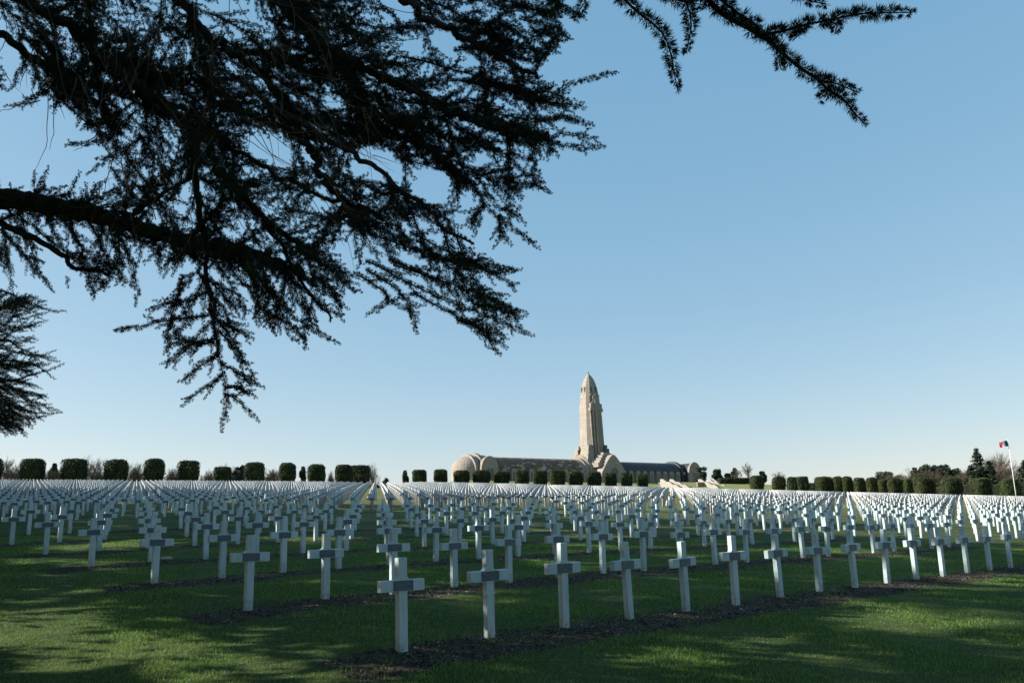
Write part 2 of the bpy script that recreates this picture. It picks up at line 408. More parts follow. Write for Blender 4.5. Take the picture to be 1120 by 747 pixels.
for J, ks in rank.items():
    for n, k in enumerate(ks):
        J = int(cells[k, 0])
        pos = 'leftmost' if n == 0 else words[n] + ' from the left'
        lab = 'white stone cross with dark plaque, %s in the %s row of graves' % (pos, rown[J]) if J < 18 else 'white stone cross, %s in the %s row beyond the side path' % (pos, rown[J - 200]) if J >= 200 else 'white stone cross standing in a far row of graves'
        e = tag(bpy.data.objects.new('grave_cross', None), lab, 'cross', GROUP); COL.objects.link(e)
        e.location = (cells[k, 4], cells[k, 5], zc[k])
        e.rotation_euler = (random.gauss(0, .016), random.gauss(0, .014), YAW + random.gauss(0, .035)); s_ = random.uniform(.965, 1.03); e.scale = (1, 1, s_)
        b_ = link('cross_body', cross_me, e); p_ = link('plaque', plaque_me, e)
        if dd[k] < 26: link('lettering', letter_me, p_)
# the rest of the field, far too many to tell apart
rest = [k for k in range(len(cells)) if k not in near]
def box8(x0, x1, y0, y1, z0, z1): return [(x0,y0,z0),(x1,y0,z0),(x1,y1,z0),(x0,y1,z0),(x0,y0,z1),(x1,y0,z1),(x1,y1,z1),(x0,y1,z1)]
BF = [(0,3,2,1),(4,5,6,7),(0,1,5,4),(1,2,6,5),(2,3,7,6),(3,0,4,7)]
h = CW / 2
pv = np.array([(x, y, z) for y in (-CT/2, CT/2) for x, z in ((-h,-.2),(h,-.2),(h,BZ0),(CL/2,BZ0),(CL/2,BZ1),(h,BZ1),(h,H),(-h,H),(-h,BZ1),(-CL/2,BZ1),(-CL/2,BZ0),(-h,BZ0))] + box8(-.135, .135, -CT/2-.012, -CT/2-.002, BZ0+.012, BZ1-.01))
quads = [(0,1,2,11),(11,2,5,8),(8,5,6,7),(2,3,4,5),(10,11,8,9)]
pf = [q for q in quads] + [tuple(12 + i for i in q[::-1]) for q in quads] + [((i+1) % 12, i, 12 + i, 12 + (i+1) % 12) for i in range(12)] + [tuple(24 + i for i in q) for q in BF]
pf = np.array(pf); fm1 = np.array([0] * 22 + [1] * 6)
VV, FF = [], []
for n, k in enumerate(rest):
    a = YAW + random.gauss(0, .03); tx, ty = random.gauss(0, .012), random.gauss(0, .012); c_, s_ = math.cos(a), math.sin(a)
    q = pv.copy(); x = q[:, 0] + q[:, 2] * tx; y = q[:, 1] + q[:, 2] * ty
    VV.append(np.stack([x * c_ - y * s_ + cells[k, 4], x * s_ + y * c_ + cells[k, 5], q[:, 2] + zc[k]], -1)); FF.append(pf + n * 32)
o = link('distant_crosses', mesh_np('distant_crosses', np.concatenate(VV), np.concatenate(FF), 4, [M['far'], M['plaque']], np.tile(fm1, len(rest))))
tag(o, 'thousands of small white crosses filling the far cemetery field', 'crosses', kind='stuff')
print('crosses', len(near), len(rest))

# ------------------------------------------------------------------ ossuary
PHI = R(36.4)
T = at(649, 371, 526.5); T[2] += 0
bld = thing('memorial_building', 'long pale stone ossuary with shell-shaped tower, barrel roof and domed end', 'ossuary', tuple(T), PHI)
def tower_ring(w_, z, ch=.16):
    a = w_ / 2; c = a * (1 - ch * 2)
    return [(-a,-c,z),(-c,-a,z),(c,-a,z),(a,-c,z),(a,c,z),(c,a,z),(-c,a,z),(-a,c,z)]
tb = MB()
prof = [(-3, 10.2), (8.0, 9.9), (10.5, 9.3), (12.5, 8.9), (16.4, 8.5), (22, 8.15), (31, 7.5), (36.6, 6.95), (36.9, 6.75), (38.6, 6.65), (40.2, 6.2), (42.6, 5.2), (44.6, 3.9), (46.2, 2.2), (47.3, .5)]
tb.loft([tower_ring(w_, z, .16 if z < 37 else .2) for z, w_ in prof])
tower = tb.build('tower', M['stone'], bld)
rb = MB()
for k in range(4):
    a = k * math.pi / 2; ca, sa = math.cos(a), math.sin(a)
    def rot(m_, start):
        m_.v[start:] = [(x * ca - y * sa, x * sa + y * ca, z) for x, y, z in m_.v[start:]]
    if k == 3: continue
    n0 = len(rb.v)
    for x0, x1, zt, pr in ((-.55, .55, 37.4, 1.15), (-1.75, -.95, 34.0, .85), (.95, 1.75, 34.0, .85), (-2.7, -2.15, 31.0, .5), (2.15, 2.7, 31.0, .5)):
        rb.prism([(-4.95 - pr, 4), (-4.45 - pr, 12), (-3.8 - pr, zt - 3), (-3.45 - pr, zt), (-3.0, zt + .8), (-3.0, 4)], x0, x1, 'x')
    rb.box(-3.0, 3.0, -4.75, -3.0, 30.2, 31.6); rb.box(-2.6, 2.6, -4.6, -3.0, 31.6, 33.6)      # arms of the great cross
    rb.box(-1.15, 1.15, -4.4, -2.8, 33.6, 37.0)
    rb.box(-2.1, 2.1, -3.85, -3.0, 37.2, 37.7)
    rot(rb, n0)
    for sx in (-1, 1):                                                                            # corner shoulders at the foot
        n0 = len(rb.v)
        for q, (zt, e) in enumerate(((9.5, 6.9), (11.5, 6.2), (13.8, 5.4), (15.4, 4.85))):
            rb.box(sx * e if sx < 0 else 3.1, -3.1 if sx < 0 else sx * e, -e, -3.1, -1 + q * .01, zt)
        rot(rb, n0)
n0 = len(rb.v)
relief = rb.build('cross_relief', M['stone'], tower); tower.rotation_euler[2] = R(-8)
def side_window(parent, a, x0, x1, z0, z1, off):
    ca, sa = math.cos(a), math.sin(a)
    m_ = MB().box(x0, x1, -off - .03, -off + .5, z0, z1); m_.v = [(x * ca - y * sa, x * sa + y * ca, z) for x, y, z in m_.v]
    return m_.build('window', M['glass'], parent)
for k in range(4):
    a = k * math.pi / 2
    side_window(tower, a, -1.5, -.75, 38.4, 41.0, 3.28); side_window(tower, a, .75, 1.5, 38.4, 41.0, 3.28)
    side_window(tower, a, -2.7, -2.3, 12.6, 14.6, 4.6)
MB().box(-.12, .12, -.12, .12, 47.1, 48.5).box(-.45, .45, -.08, .08, 47.8, 48.05).build('finial', M['wall'], tower)

def vault(w0, zw, hr, x0, x1, n=14):
    """half-elliptic barrel from wall top"""
    pr = [(w0 * math.cos(t), zw + hr * math.sin(t)) for t in np.linspace(0, math.pi, n)]
    return pr
# long galleries
for (x0, x1, mt, top) in ((-59, -5.5, 'roof', 5.2), (5.5, 52, 'slate', 4.7)):
    wall = MB().box(x0, x1, -6.2, 6.2, -3, 3.9).build('wall', M['stone'], bld)
    MB().prism([(6.6, 3.9)] + vault(6.6, 4.05, top, x0, x1) + [(-6.6, 3.9)], x0 + .3, x1 - .3).build('roof', M[mt], bld)
    nb = int((x1 - x0) / 4.2)
    for k in range(nb):
        xc = x0 + (x1 - x0) * (k + .5) / nb
        fr = MB()
        fr.box(xc - 1.15, xc + 1.15, -7.15, -6.15, -2.5, 3.2).prism([(xc - 1.3, 3.2), (xc + 1.3, 3.2), (xc + .75, 4.4), (xc - .75, 4.4)], -7.3, -5.9, 'y')
        fr.box(xc - 1.95, xc - 1.65, -6.5, -6.15, -2.5, 3.85)
        fo = fr.build('window_bay', M['frame'], bld)
        MB().box(xc - .5, xc + .5, -7.19, -7.1, -.5, 2.9).build('window_pane', M['glass'], fo)
# stepped arch rings beside the tower
for k, (xa, xb, w_, tz) in enumerate(((-11.5, -10, 6.9, 5.7), (-10, -8.2, 7.4, 6.3), (-8.2, -6.2, 8.0, 7.0), (-6.2, -4.4, 8.6, 8.0), (6.2, 8.6, 7.6, 6.0))):
    MB().prism([(w_, -3)] + vault(w_, 3.6, tz, 0, 0, 18) + [(-w_, -3)], xa, xb).build('arch_ring', M['stone'], bld)
# entrance block with curved gable and arched door
e_ = MB()
gp = [(-7.0, -3), (7.0, -3)] + [(x_, 2.6 + 8.0 * (1 - abs(x_ / 7.0) ** 1.45)) for x_ in np.linspace(7.0, -7.0, 21)]
e_.prism(gp, -13.5, -4.0, 'y')
for k in range(5):
    zt = 7.2 + k * 1.15; hw = 6.9 - k * 1.25
    e_.box(-hw, hw, -11.4 + k * .5, -4.2, zt - 1.8 - .01 * k, zt)
ent = e_.build('entrance', M['stone'], bld)
dp = [(-2, -2.8), (2, -2.8)] + [(2 * math.cos(t), 3.0 + 2 * math.sin(t)) for t in np.linspace(0, math.pi, 12)]
MB().prism(dp, -13.56, -13.3, 'y').build('door', M['glass'], ent)
rg = [(r_ * math.cos(t), 3.0 + r_ * math.sin(t)) for r_, ts in ((2.6, np.linspace(0, math.pi, 12)), (2.06, np.linspace(math.pi, 0, 12))) for t in ts]
MB().prism(rg, -13.75, -13.4, 'y').build('door_arch', M['frame'], ent)
# left end: apse dome, ring arches, pavilion; right end: pavilion
def apse(xc, r_, hz, zw, sign):
    rings = []
    for t in np.linspace(0, math.pi / 2 * .98, 9):
        rings.append([(xc + sign * r_ * math.cos(t) * math.sin(a_), r_ * math.cos(t) * math.cos(a_), zw + hz * math.sin(t)) for a_ in np.linspace(-.08, math.pi + .08, 18)])
    base = [[(x, y, -3) for x, y, z in rings[0]]]
    return MB().loft(base + rings)
apse(-64.5, 6.9, 5.6, 3.8, -1).build('apse_dome', M['stone'], bld, smooth=False)
for xa, xb, w_, tz in ((-66.2, -64.6, 7.5, 6.2), (-63.4, -61.8, 8.1, 6.8), (-64.6, -63.4, 7.0, 5.7), (-61.8, -58.5, 7.3, 6.1)):
    MB().prism([(w_, -3)] + vault(w_, 3.8, tz, 0, 0, 18) + [(-w_, -3)], xa, xb).build('arch_ring', M['stone'], bld)
def pavilion(xc, hw, roofm):
    pr = [(xc - hw, -3), (xc + hw, -3), (xc + hw, 3.6)] + [(xc + hw * math.cos(t), 3.6 + 5.2 * math.sin(t)) for t in np.linspace(.1, math.pi - .1, 14)] + [(xc - hw, 3.6)]
    f_ = MB().prism(pr, -9.6, -8.6, 'y').build('pavilion_front', M['stone'], bld)
    pr2 = [(x_ if abs(x_ - xc) < hw else xc + (hw - .25) * (1 if x_ > xc else -1), z_ - (.35 if z_ > 3.7 else 0)) for x_, z_ in pr]
    MB().prism(pr2, -8.6, 8.6, 'y').build('pavilion_roof', M[roofm], bld)
    MB().box(xc - 1.9, xc + 1.9, -9.8, -9.55, -.5, 4.4).build('window_frame', M['frame'], f_)
    MB().box(xc - 1.5, xc - .12, -9.86, -9.7, -.3, 4.0).box(xc + .12, xc + 1.5, -9.86, -9.7, -.3, 4.0).build('window_pane', M['glass'], f_)
pavilion(-61.0, 4.0, 'roof'); pavilion(54.5, 4.2, 'slate')
MB().prism([(7.2, -3)] + vault(7.2, 3.8, 5.8, 0, 0, 18) + [(-7.2, -3)], 48, 49.8).build('arch_ring', M['slate'], bld)
apse(58.2, 6.0, 4.2, 3.6, 1).build('apse_dome', M['slate'], bld)

# ------------------------------------------------------------------ stairs on the grass bank
def stair(px_, depth, label):
    p = ground_at(px_, depth); p[2] = at(px_, depth, 536.5)[2]
    e = thing('stone_staircase', label, 'stairs', tuple(p), PHI, 'staircases up the grass bank')
    st = MB(); n = 14; run, rise = .42, .165
    for k in range(n): st.box(-1.35, 1.35, k * run, n * run + 1.5, -1.2 + k * .001, (k + 1) * rise)
    st.build('steps', M['step'], e)
    for sx in (-1, 1):
        x0, x1 = (1.35, 1.95) if sx > 0 else (-1.95, -1.35)
        q = MB()
        nst = 3
        for k in range(nst):
            ya = k * 6.2 / nst; yb = (k + 1) * 6.2 / nst
            q.prism([(ya, -1.5), (yb, -1.5), (yb, (k + 1) * 14 / nst * .165 + .75), (yb - .9, (k + 1) * 14 / nst * .165 + .75), (ya, k * 14 / nst * .165 + .75)], x0, x1)
        q.build('parapet', M['parapet'], e)
    return p, e
sp, s1 = stair(749, 206, 'left pale stone staircase with white stepped parapets on the bank')
sp2, s2 = stair(791, 209, 'right pale stone staircase with white stepped parapets beside the bank')
mid = (sp + sp2) / 2; L_ = np.linalg.norm((sp2 - sp)[:2]); ang_ = math.atan2(sp2[1] - sp[1], sp2[0] - sp[0])
rw = thing('retaining_wall', 'low grey stone retaining wall between the two staircases', 'wall', tuple(mid), ang_)
MB().box(-L_ / 2 + 5.4, L_ / 2 - 3.4, 3.5, 4.1, -2, 2.0).build('wall_body', M['wall'], rw)
MB().box(-L_ / 2 + 5.3, L_ / 2 - 3.3, 3.4, 4.2, 2.003, 2.2).build('coping', M['parapet'], rw)

# ------------------------------------------------------------------ leafy solids
def leaves_mesh(name, P, N, size, mat, core=None, jitter=.9, tri=True):
    """one small leaf face at each point P, roughly facing N"""
    n = len(P); size = np.broadcast_to(size, (n,))[:, None]
    D = N + rng.normal(0, jitter, (n, 3)); D /= np.linalg.norm(D, axis=1, keepdims=True)
    A = np.cross(D, rng.normal(0, 1, (n, 3))); A /= np.linalg.norm(A, axis=1, keepdims=True); Bv = np.cross(D, A)
    a1 = rng.uniform(.6, 1.2, (n, 1)); 
    Vt = np.stack([P - A * size, P + Bv * size * .55 * a1 , P + A * size, P - Bv * size * .55 * a1], 1).reshape(-1, 3)
    Ft = np.arange(4 * n).reshape(-1, 4)
    fm = np.zeros(n, int); mats = [mat]
    if core is not None:
        cv, cf, cm = core; Ft = np.concatenate([Ft, np.array(cf) + 4 * n]); Vt = np.concatenate([Vt, cv]); fm = np.concatenate([fm, np.ones(len(cf), int)]); mats.append(cm)
    return mesh_np(name, Vt, Ft, 4, mats, fm)

def sphere_pts(n):
    k = np.arange(n) + .5; ph = np.arccos(1 - 2 * k / n); th = math.pi * (1 + 5 ** .5) * k
    return np.stack([np.cos(th) * np.sin(ph), np.sin(th) * np.sin(ph), np.cos(ph)], -1)
def hedge_mesh(seed, w_, h_, d_, rnd=5., low=.78):
    r_ = np.random.default_rng(seed)
    S = sphere_pts(7000); S += r_.normal(0, .02, S.shape)
    def shape(S, k=1.):
        a = np.sum(np.abs(S) ** rnd, 1, keepdims=True) ** (-1 / rnd); Q = S * a * k
        z = Q[:, 2]; tp = low + (1 - low) * np.clip((z + 1) * 1.1, 0, 1)
        lump = np.array([1 + .11 * noise.noise((q[0] * 1.6 + seed, q[1] * 1.6, q[2] * 1.6)) + .06 * noise.noise((q[0] * 5 + seed, q[1] * 5, q[2] * 2)) for q in Q])
        return np.stack([Q[:, 0] * tp * w_ / 2 * lump, Q[:, 1] * tp * d_ / 2 * lump, (z * (1 + .4 * (lump - 1)) + 1) * h_ / 2 + .02], -1), Q
    P, Q = shape(S); P += r_.normal(0, .06, P.shape)
    N = np.sign(Q) * np.abs(Q) ** 3; N /= np.linalg.norm(N, axis=1, keepdims=True) + 1e-6
    # inner core
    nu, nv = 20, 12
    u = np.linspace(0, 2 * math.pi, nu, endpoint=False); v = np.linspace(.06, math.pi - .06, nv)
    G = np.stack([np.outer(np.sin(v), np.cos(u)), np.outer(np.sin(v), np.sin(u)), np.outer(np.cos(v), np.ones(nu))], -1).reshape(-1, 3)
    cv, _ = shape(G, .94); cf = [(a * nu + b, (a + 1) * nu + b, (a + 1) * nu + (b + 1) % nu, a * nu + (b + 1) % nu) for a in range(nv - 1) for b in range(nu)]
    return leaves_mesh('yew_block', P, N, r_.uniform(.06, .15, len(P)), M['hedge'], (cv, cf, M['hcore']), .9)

hed = [(10.0, 26, 502.5, 525, 0)] * 0 + [(34.6, 26.4, 503, 525), (80, 27.5, 503, 525), (126, 27, 503.6, 525), (168, 23.5, 503, 526), (206, 22.5, 505, 526),
       (243, 18.7, 511.5, 525.6), (278, 21.6, 506.7, 525.6), (314, 18.8, 507, 526), (346, 20.5, 508, 525.6), (376, 20, 508, 526), (394, 20.5, 508, 526),
       (458.7, 15.5, 514, 527), (482, 14.6, 514, 527.7), (505, 17.4, 515, 528), (527, 18.5, 515, 528.7), (549, 16.5, 516, 528.7), (571, 14.2, 515, 529.7),
       (591, 14.6, 516, 531), (610, 15.8, 515, 531.5), (630, 15.8, 516, 531), (650, 15, 517, 532), (668, 12.4, 518, 532), (685.5, 13, 517.7, 532), (703, 12.5, 519, 532),
       (828, 15.6, 521, 535.7), (852, 15.6, 522, 536), (867, 13, 522.5, 536.6), (878, 14, 522, 536.8), (901, 20.5, 522, 537), (916.5, 11, 522, 538), (926.5, 13, 522, 538), (940, 12, 523.5, 539), (954, 13, 523, 539),
       (966, 10.5, 525, 539), (978, 15, 524, 539.5), (993, 10, 525, 540), (1011, 23.5, 523, 540.5), (1040, 23.5, 523, 541), (1073, 22, 524, 543), (1104, 22.5, 525, 543.6), (1136, 23, 526, 545), (-12, 26, 502, 525)]
hed.sort()
side_of = lambda p_: 'left group' if p_ < 420 else 'group before the ossuary' if p_ < 750 else 'right group'
cnt = {}
wn = ['leftmost', 'second from left', 'third from left', 'fourth from left', 'fifth from left', 'sixth from left', 'seventh from left', 'eighth from left', 'ninth from left', 'tenth from left', 'eleventh from left', 'twelfth from left',
      'thirteenth from left', 'fourteenth from left', 'fifteenth from left', 'sixteenth from left', 'seventeenth from left', 'eighteenth from left']
for n, (hx, hw_, y0, y1) in enumerate(hed):
    d_ = float(hedge_depth(hx)); p = ground_at(hx, d_)
    b = at(hx, d_, y1 + .85 * 1.05 * F / d_); p[2] = (p[2] + b[2] * 2) / 3; y1 = y1 + .85 * 1.05 * F / d_
    th_ = abs(math.atan2(p[0], p[1])); hm = (y1 - y0) * d_ / F
    wm = hw_ * d_ / F / (math.cos(th_) + math.sin(th_)) * 1.02
    me = hedge_mesh(n + 3, wm, hm, wm, random.choice((4.5, 5.5, 8)), random.uniform(.72, .90))
    gname = side_of(hx); i_ = cnt.get(gname, 0); cnt[gname] = i_ + 1
    adj = 'low rounded' if y1 - y0 < 14.2 and hx < 400 else 'block-clipped'
    o = link('clipped_yew', me, None, tuple(p), random.uniform(-.15, .15))
    tag(o, '%s dark yew, %s in the %s' % (adj, wn[i_], gname), 'hedge', 'clipped yews along the cemetery edge')
# long low bank hedges
def low_hedge(pa, pb, da, db, h_, label):
    a = ground_at(pa, da); b = ground_at(pb, db); L = np.linalg.norm((b - a)[:2]); mid = (a + b) / 2
    me = hedge_mesh(90 + int(pa), L, h_, 1.6, 14., .95); sc = 1
    o = link('low_hedge', me, None, tuple(mid), math.atan2(b[1] - a[1], b[0] - a[0])); tag(o, label, 'hedge', 'low hedges behind the field')
low_hedge(404, 458, 170, 205, 1.0, 'low green hedge left of the ossuary dome')
low_hedge(786, 822, 226, 226, 1.5, 'low green hedge right of the staircases')
low_hedge(1015, 1135, 182, 165, 3.0, 'tall dark hedge behind the rightmost clipped yews')
low_hedge(862, 1000, 206, 196, 2.7, 'long dark hedge behind the right group of clipped yews')

# ------------------------------------------------------------------ background trees
def tube_pts(path, rads, n=5):
    m_ = MB().tube(path, rads, n); return m_
def conifer(px_, d_, ytop, wpx, label, kind='fir'):
    p = ground_at(px_, d_); top = at(px_, d_, ytop)[2]; h_ = max(2., top - p[2]); w_ = wpx * d_ / F
    e = thing('conifer_tree', label, 'tree', tuple(p), random.uniform(0, 6), 'trees behind the cemetery')
    MB().tube([(0, 0, -.3), (0, 0, h_ * .5), (0, 0, h_ * .97)], [h_ * .022, h_ * .014, .02], 6).build('trunk', M['tbark'], e)
    P, N, S = [], [], []
    if kind == 'fir':
        nl = 26
        for k in range(nl):
            t = (k + rng.random()) / nl; z = h_ * (.08 + .9 * t); rr_ = w_ / 2 * (1 - t) ** .75 * rng.uniform(.75, 1.15) + .1
            for b in range(9):
                a = rng.uniform(0, 6.28); L = rr_ * rng.uniform(.6, 1.1); m_ = int(34 * (L / (w_ / 2) + .15))
                tt = rng.random(m_) ** .6; P.append(np.stack([np.cos(a) * L * tt, np.sin(a) * L * tt, z - .18 * L * tt], -1) + rng.normal(0, .05 * w_ * .5 + .06, (m_, 3)) * (1, 1, .6))
    else:
        nb = 22
        for k in range(nb):
            t = rng.uniform(.3, 1); a = rng.uniform(0, 6.28); rr_ = w_ / 2 * rng.uniform(.1, .8) * (1.15 - .55 * t)
            c_ = np.array([math.cos(a) * rr_, math.sin(a) * rr_, h_ * (t - .07)]); m_ = 260
            D = rng.normal(0, 1, (m_, 3)); D /= np.linalg.norm(D, axis=1, keepdims=True)
            P.append(c_ + D * rng.random((m_, 1)) ** .4 * np.array([w_ * .22, w_ * .22, h_ * .085 + .25]))
    P = np.concatenate(P); N = P * (1, 1, .2); N[:, 2] += .3 ; N /= np.linalg.norm(N, axis=1, keepdims=True) + 1e-6
    link('crown', leaves_mesh('crown', P, N, rng.uniform(.16, .38, len(P)), M['pine'], None, .8), e)
    return e
def bare_tree(px_, d_, ytop, wpx, label, mat='twig', dens=1.):
    p = ground_at(px_, d_); top = at(px_, d_, ytop)[2]; h_ = max(2., top - p[2]); w_ = wpx * d_ / F
    e = thing('bare_tree', label, 'tree', tuple(p), 0, 'trees behind the cemetery')
    MB().tube([(0, 0, -.3), (0.1, 0, h_ * .25), (0, .1, h_ * .6)], [h_ * .022 + .03, h_ * .016, h_ * .006], 6).build('trunk', M['tbark'], e)
    Vs = []
    def seg(a, b, ra, rb_):
        d = b - a; n_ = np.cross(d, rng.normal(0, 1, 3)); n_ /= np.linalg.norm(n_) + 1e-9; q = np.cross(d, n_); q /= np.linalg.norm(q) + 1e-9
        Vs.append([a + n_ * ra, a - n_ * ra, b - n_ * rb_, b + n_ * rb_]); Vs.append([a + q * ra, a - q * ra, b - q * rb_, b + q * rb_])
    def grow(a, d, L, r_, lev):
        b = a + d * L; seg(a, b, r_, r_ * .6)
        if lev == 0: return
        for k in range(4 if lev > 1 else 5):
            t = rng.uniform(.35, 1.0); nd = d + rng.normal(0, .42, 3) * (1, 1, .7); nd[2] += .12; nd /= np.linalg.norm(nd)
            grow(a + d * L * t, nd, L * rng.uniform(.5, .75), r_ * .6, lev - 1)
    for k in range(int(7 * dens)):
        a = rng.uniform(0, 6.28); sp_ = rng.uniform(.15, 1.) * min(1.3, w_ / h_)
        d = np.array([math.cos(a) * sp_, math.sin(a) * sp_, 1.]); d /= np.linalg.norm(d)
        grow(np.array([0, 0, h_ * rng.uniform(.02, .3)]), d, h_ * .38, h_ * .007 + .012, 4)
    Vt = np.array(Vs).reshape(-1, 3); zt = np.percentile(Vt[:, 2], 99.3); Vt[:, 2] *= h_ / zt; xr = np.percentile(np.abs(Vt[:, :2]), 98); Vt[:, :2] *= (w_ / 2) / xr
    link('crown', mesh_np('crown', Vt, np.arange(len(Vt)).reshape(-1, 4), 4, M[mat]), e)

for a in [(4, 175, 497.5, 34, 'tall hazy bare tree at the far left edge'), (22, 190, 506, 18, 'short bare tree left of the leftmost clipped yew in view'),
          (88, 185, 500.5, 26, 'bare tree showing above the second clipped yew from left'), (104, 190, 501, 24, 'bare tree between the second and third clipped yews'),
          (134, 188, 503, 22, 'bare tree showing above the third clipped yew'), (150, 190, 505, 20, 'bare tree left of the fourth clipped yew'),
          (190, 188, 510, 18, 'low bare tree between the fourth and fifth clipped yews'), (226, 190, 514, 16, 'low bare tree right of the fifth clipped yew'),
          (250, 200, 507.5, 26, 'bare tree behind the low rounded yew'), (340, 205, 511, 14, 'low bare tree between two left group yews'),
          (409, 195, 508, 19, 'bare tree right of the double yew block'), (819, 240, 506, 11, 'slender bare tree above the first yew of the right group'),
          (808, 245, 513, 12, 'bare tree beside the pine right of the staircases'), (854, 235, 515.5, 13, 'small bare tree above the second yew of the right group'),
          (1090, 215, 496, 36, 'tall bare tree right of the pointed fir'), (1108, 220, 503, 28, 'bare tree behind the flagpole')]:
    bare_tree(*a)
for a in [(52, 165, 514, 26, 'russet bush between the first two clipped yews'), (66, 172, 513, 22, 'russet bush left of the second clipped yew'), (106, 165, 514, 24, 'russet bush right of the second clipped yew'),
          (148, 165, 513, 22, 'russet bush left of the fourth clipped yew'), (190, 168, 514, 20, 'russet bush right of the fourth clipped yew'), (14, 165, 513, 28, 'russet bush at the left edge'),
          (228, 175, 516, 20, 'russet bush left of the low rounded yew'), (298, 178, 513, 20, 'russet bush between the sixth and seventh clipped yews'), (362, 185, 516, 9, 'narrow russet bush left of the double yew'),
          (1000, 212, 515, 40, 'broad russet thicket left of the pines'), (1025, 210, 514, 42, 'broad russet thicket before the pines'), (1058, 205, 513, 26, 'russet tree left of the pointed fir'), (1100, 200, 508, 30, 'russet tree behind the flag staff'), (975, 215, 518, 20, 'russet thicket above the right hedges'), (1125, 205, 510, 22, 'russet tree at the right edge')]:
    bare_tree(*a, mat='twigr', dens=2.6)
for a in [(57, 180, 507.5, 12, 'small dark pine between the first two clipped yews', 'pine'), (262, 190, 508, 13, 'dark pine left of a tall clipped yew', 'pine'), (258, 185, 515, 12, 'short pine beside the low rounded yew', 'pine'),
          (331, 200, 511, 9, 'small dark pine between two left yews', 'pine'), (443, 225, 515, 10, 'small dark pine left of the ossuary dome', 'pine'), (422, 240, 521.5, 12, 'flat dark bush on the crest', 'pine'),
          (768, 330, 509.5, 16, 'dark pine at the right end of the ossuary', 'pine'), (785, 300, 510.5, 13, 'dark pine right of the ossuary', 'pine'), (797, 300, 518, 12, 'short dark pine right of the ossuary', 'pine'), (803, 290, 512, 9, 'slim pine with open crown right of the ossuary', 'pine'),
          (835, 250, 515.5, 10, 'dark pine above the first right yews', 'pine'), (968, 230, 516, 26, 'dark pine above the long right hedge', 'pine'), (983, 225, 519, 14, 'low dark pine right of another above the hedge', 'pine'),
          (1002, 225, 510, 24, 'leftmost dark pine of the right grove', 'fir'), (1014, 225, 508, 27, 'second dark pine of the right grove', 'pine'), (1024, 228, 507.5, 24, 'middle dark pine of the right grove', 'fir'), (1031, 225, 509, 24, 'fourth dark pine of the right grove', 'pine'),
          (1038, 222, 507, 20, 'pointed pine of the right grove', 'fir'), (1047, 225, 513, 24, 'rightmost low pine of the right grove', 'pine'), (1073, 195, 489.5, 30, 'tall pointed fir above the right hedge', 'fir'), (1085, 192, 503, 28, 'shorter fir right of the tall pointed fir', 'fir'),
          (1064, 192, 508, 26, 'shorter fir left of the tall pointed fir', 'fir'), (1124, 170, 503, 32, 'dark conifer at the right edge', 'fir')]:
    conifer(*a)

# ------------------------------------------------------------------ flag
fp = ground_at(1109.5, 140); topp = at(1104.2, 140, 480.5)
ht = topp[2] - fp[2]
fl = thing('flagpole', 'tall white flagpole flying a blue, white and red flag', 'flagpole', tuple(fp))
MB().tube([(0, 0, -.2), (0, 0, ht * .5), (0, 0, ht)], [.07, .055, .035], 10).build('pole', M['pole'], fl, smooth=True)
MB().tube([(0, 0, ht), (0, 0, ht + .06), (0, 0, ht + .14)], [.03, .09, .02], 8).build('finial', M['pole'], fl)
def flag_panel(u0, u1, mat):
    nu, nv = 8, 8; vs_ = []; hh = .95; ww = 1.5
    for a in range(nu + 1):
        u = u0 + (u1 - u0) * a / nu
        for b in range(nv + 1):
            v = b / nv; vs_.append((-.05 - u * ww * (1 - .10 * u), .16 * math.sin(u * 7.5 + v * 1.5) * (u + .15), ht - .1 - v * hh * (1 - .10 * u) - .20 * u * u + .06 * math.sin(u * 6)))
    fs_ = [(a * (nv + 1) + b, (a + 1) * (nv + 1) + b, (a + 1) * (nv + 1) + b + 1, a * (nv + 1) + b + 1) for a in range(nu) for b in range(nv)]
    return MB().add(vs_, fs_).mesh('flag', mat, True)
link('blue_band', flag_panel(0, 1/3, M['blue']), fl); link('white_band', flag_panel(1/3, 2/3, M['white']), fl); link('red_band', flag_panel(2/3, 1, M['red']), fl)

# ------------------------------------------------------------------ small white rock
rp = ground_at(186.5, 20.5)
bm = bmesh.new(); bmesh.ops.create_icosphere(bm, subdivisions=2, radius=.11)
for v in bm.verts: v.co = v.co * (1 + .25 * noise.noise(v.co * 14)); v.co.z *= .5; v.co.x *= 1.5
me = bpy.data.meshes.new('rock'); bm.to_mesh(me); bm.free(); me.materials.append(M['parapet'])

exec_cedar = True
# ------------------------------------------------------------------ cedars
def in_poly(x, y, poly):
    n = len(poly); c = np.zeros(np.shape(x), bool); j = n - 1
    for i in range(n):
        xi, yi = poly[i]; xj, yj = poly[j]
        c ^= ((yi > y) != (yj > y)) & (x < (xj - xi) * (y - yi) / (yj - yi + 1e-9) + xi); j = i
    return c

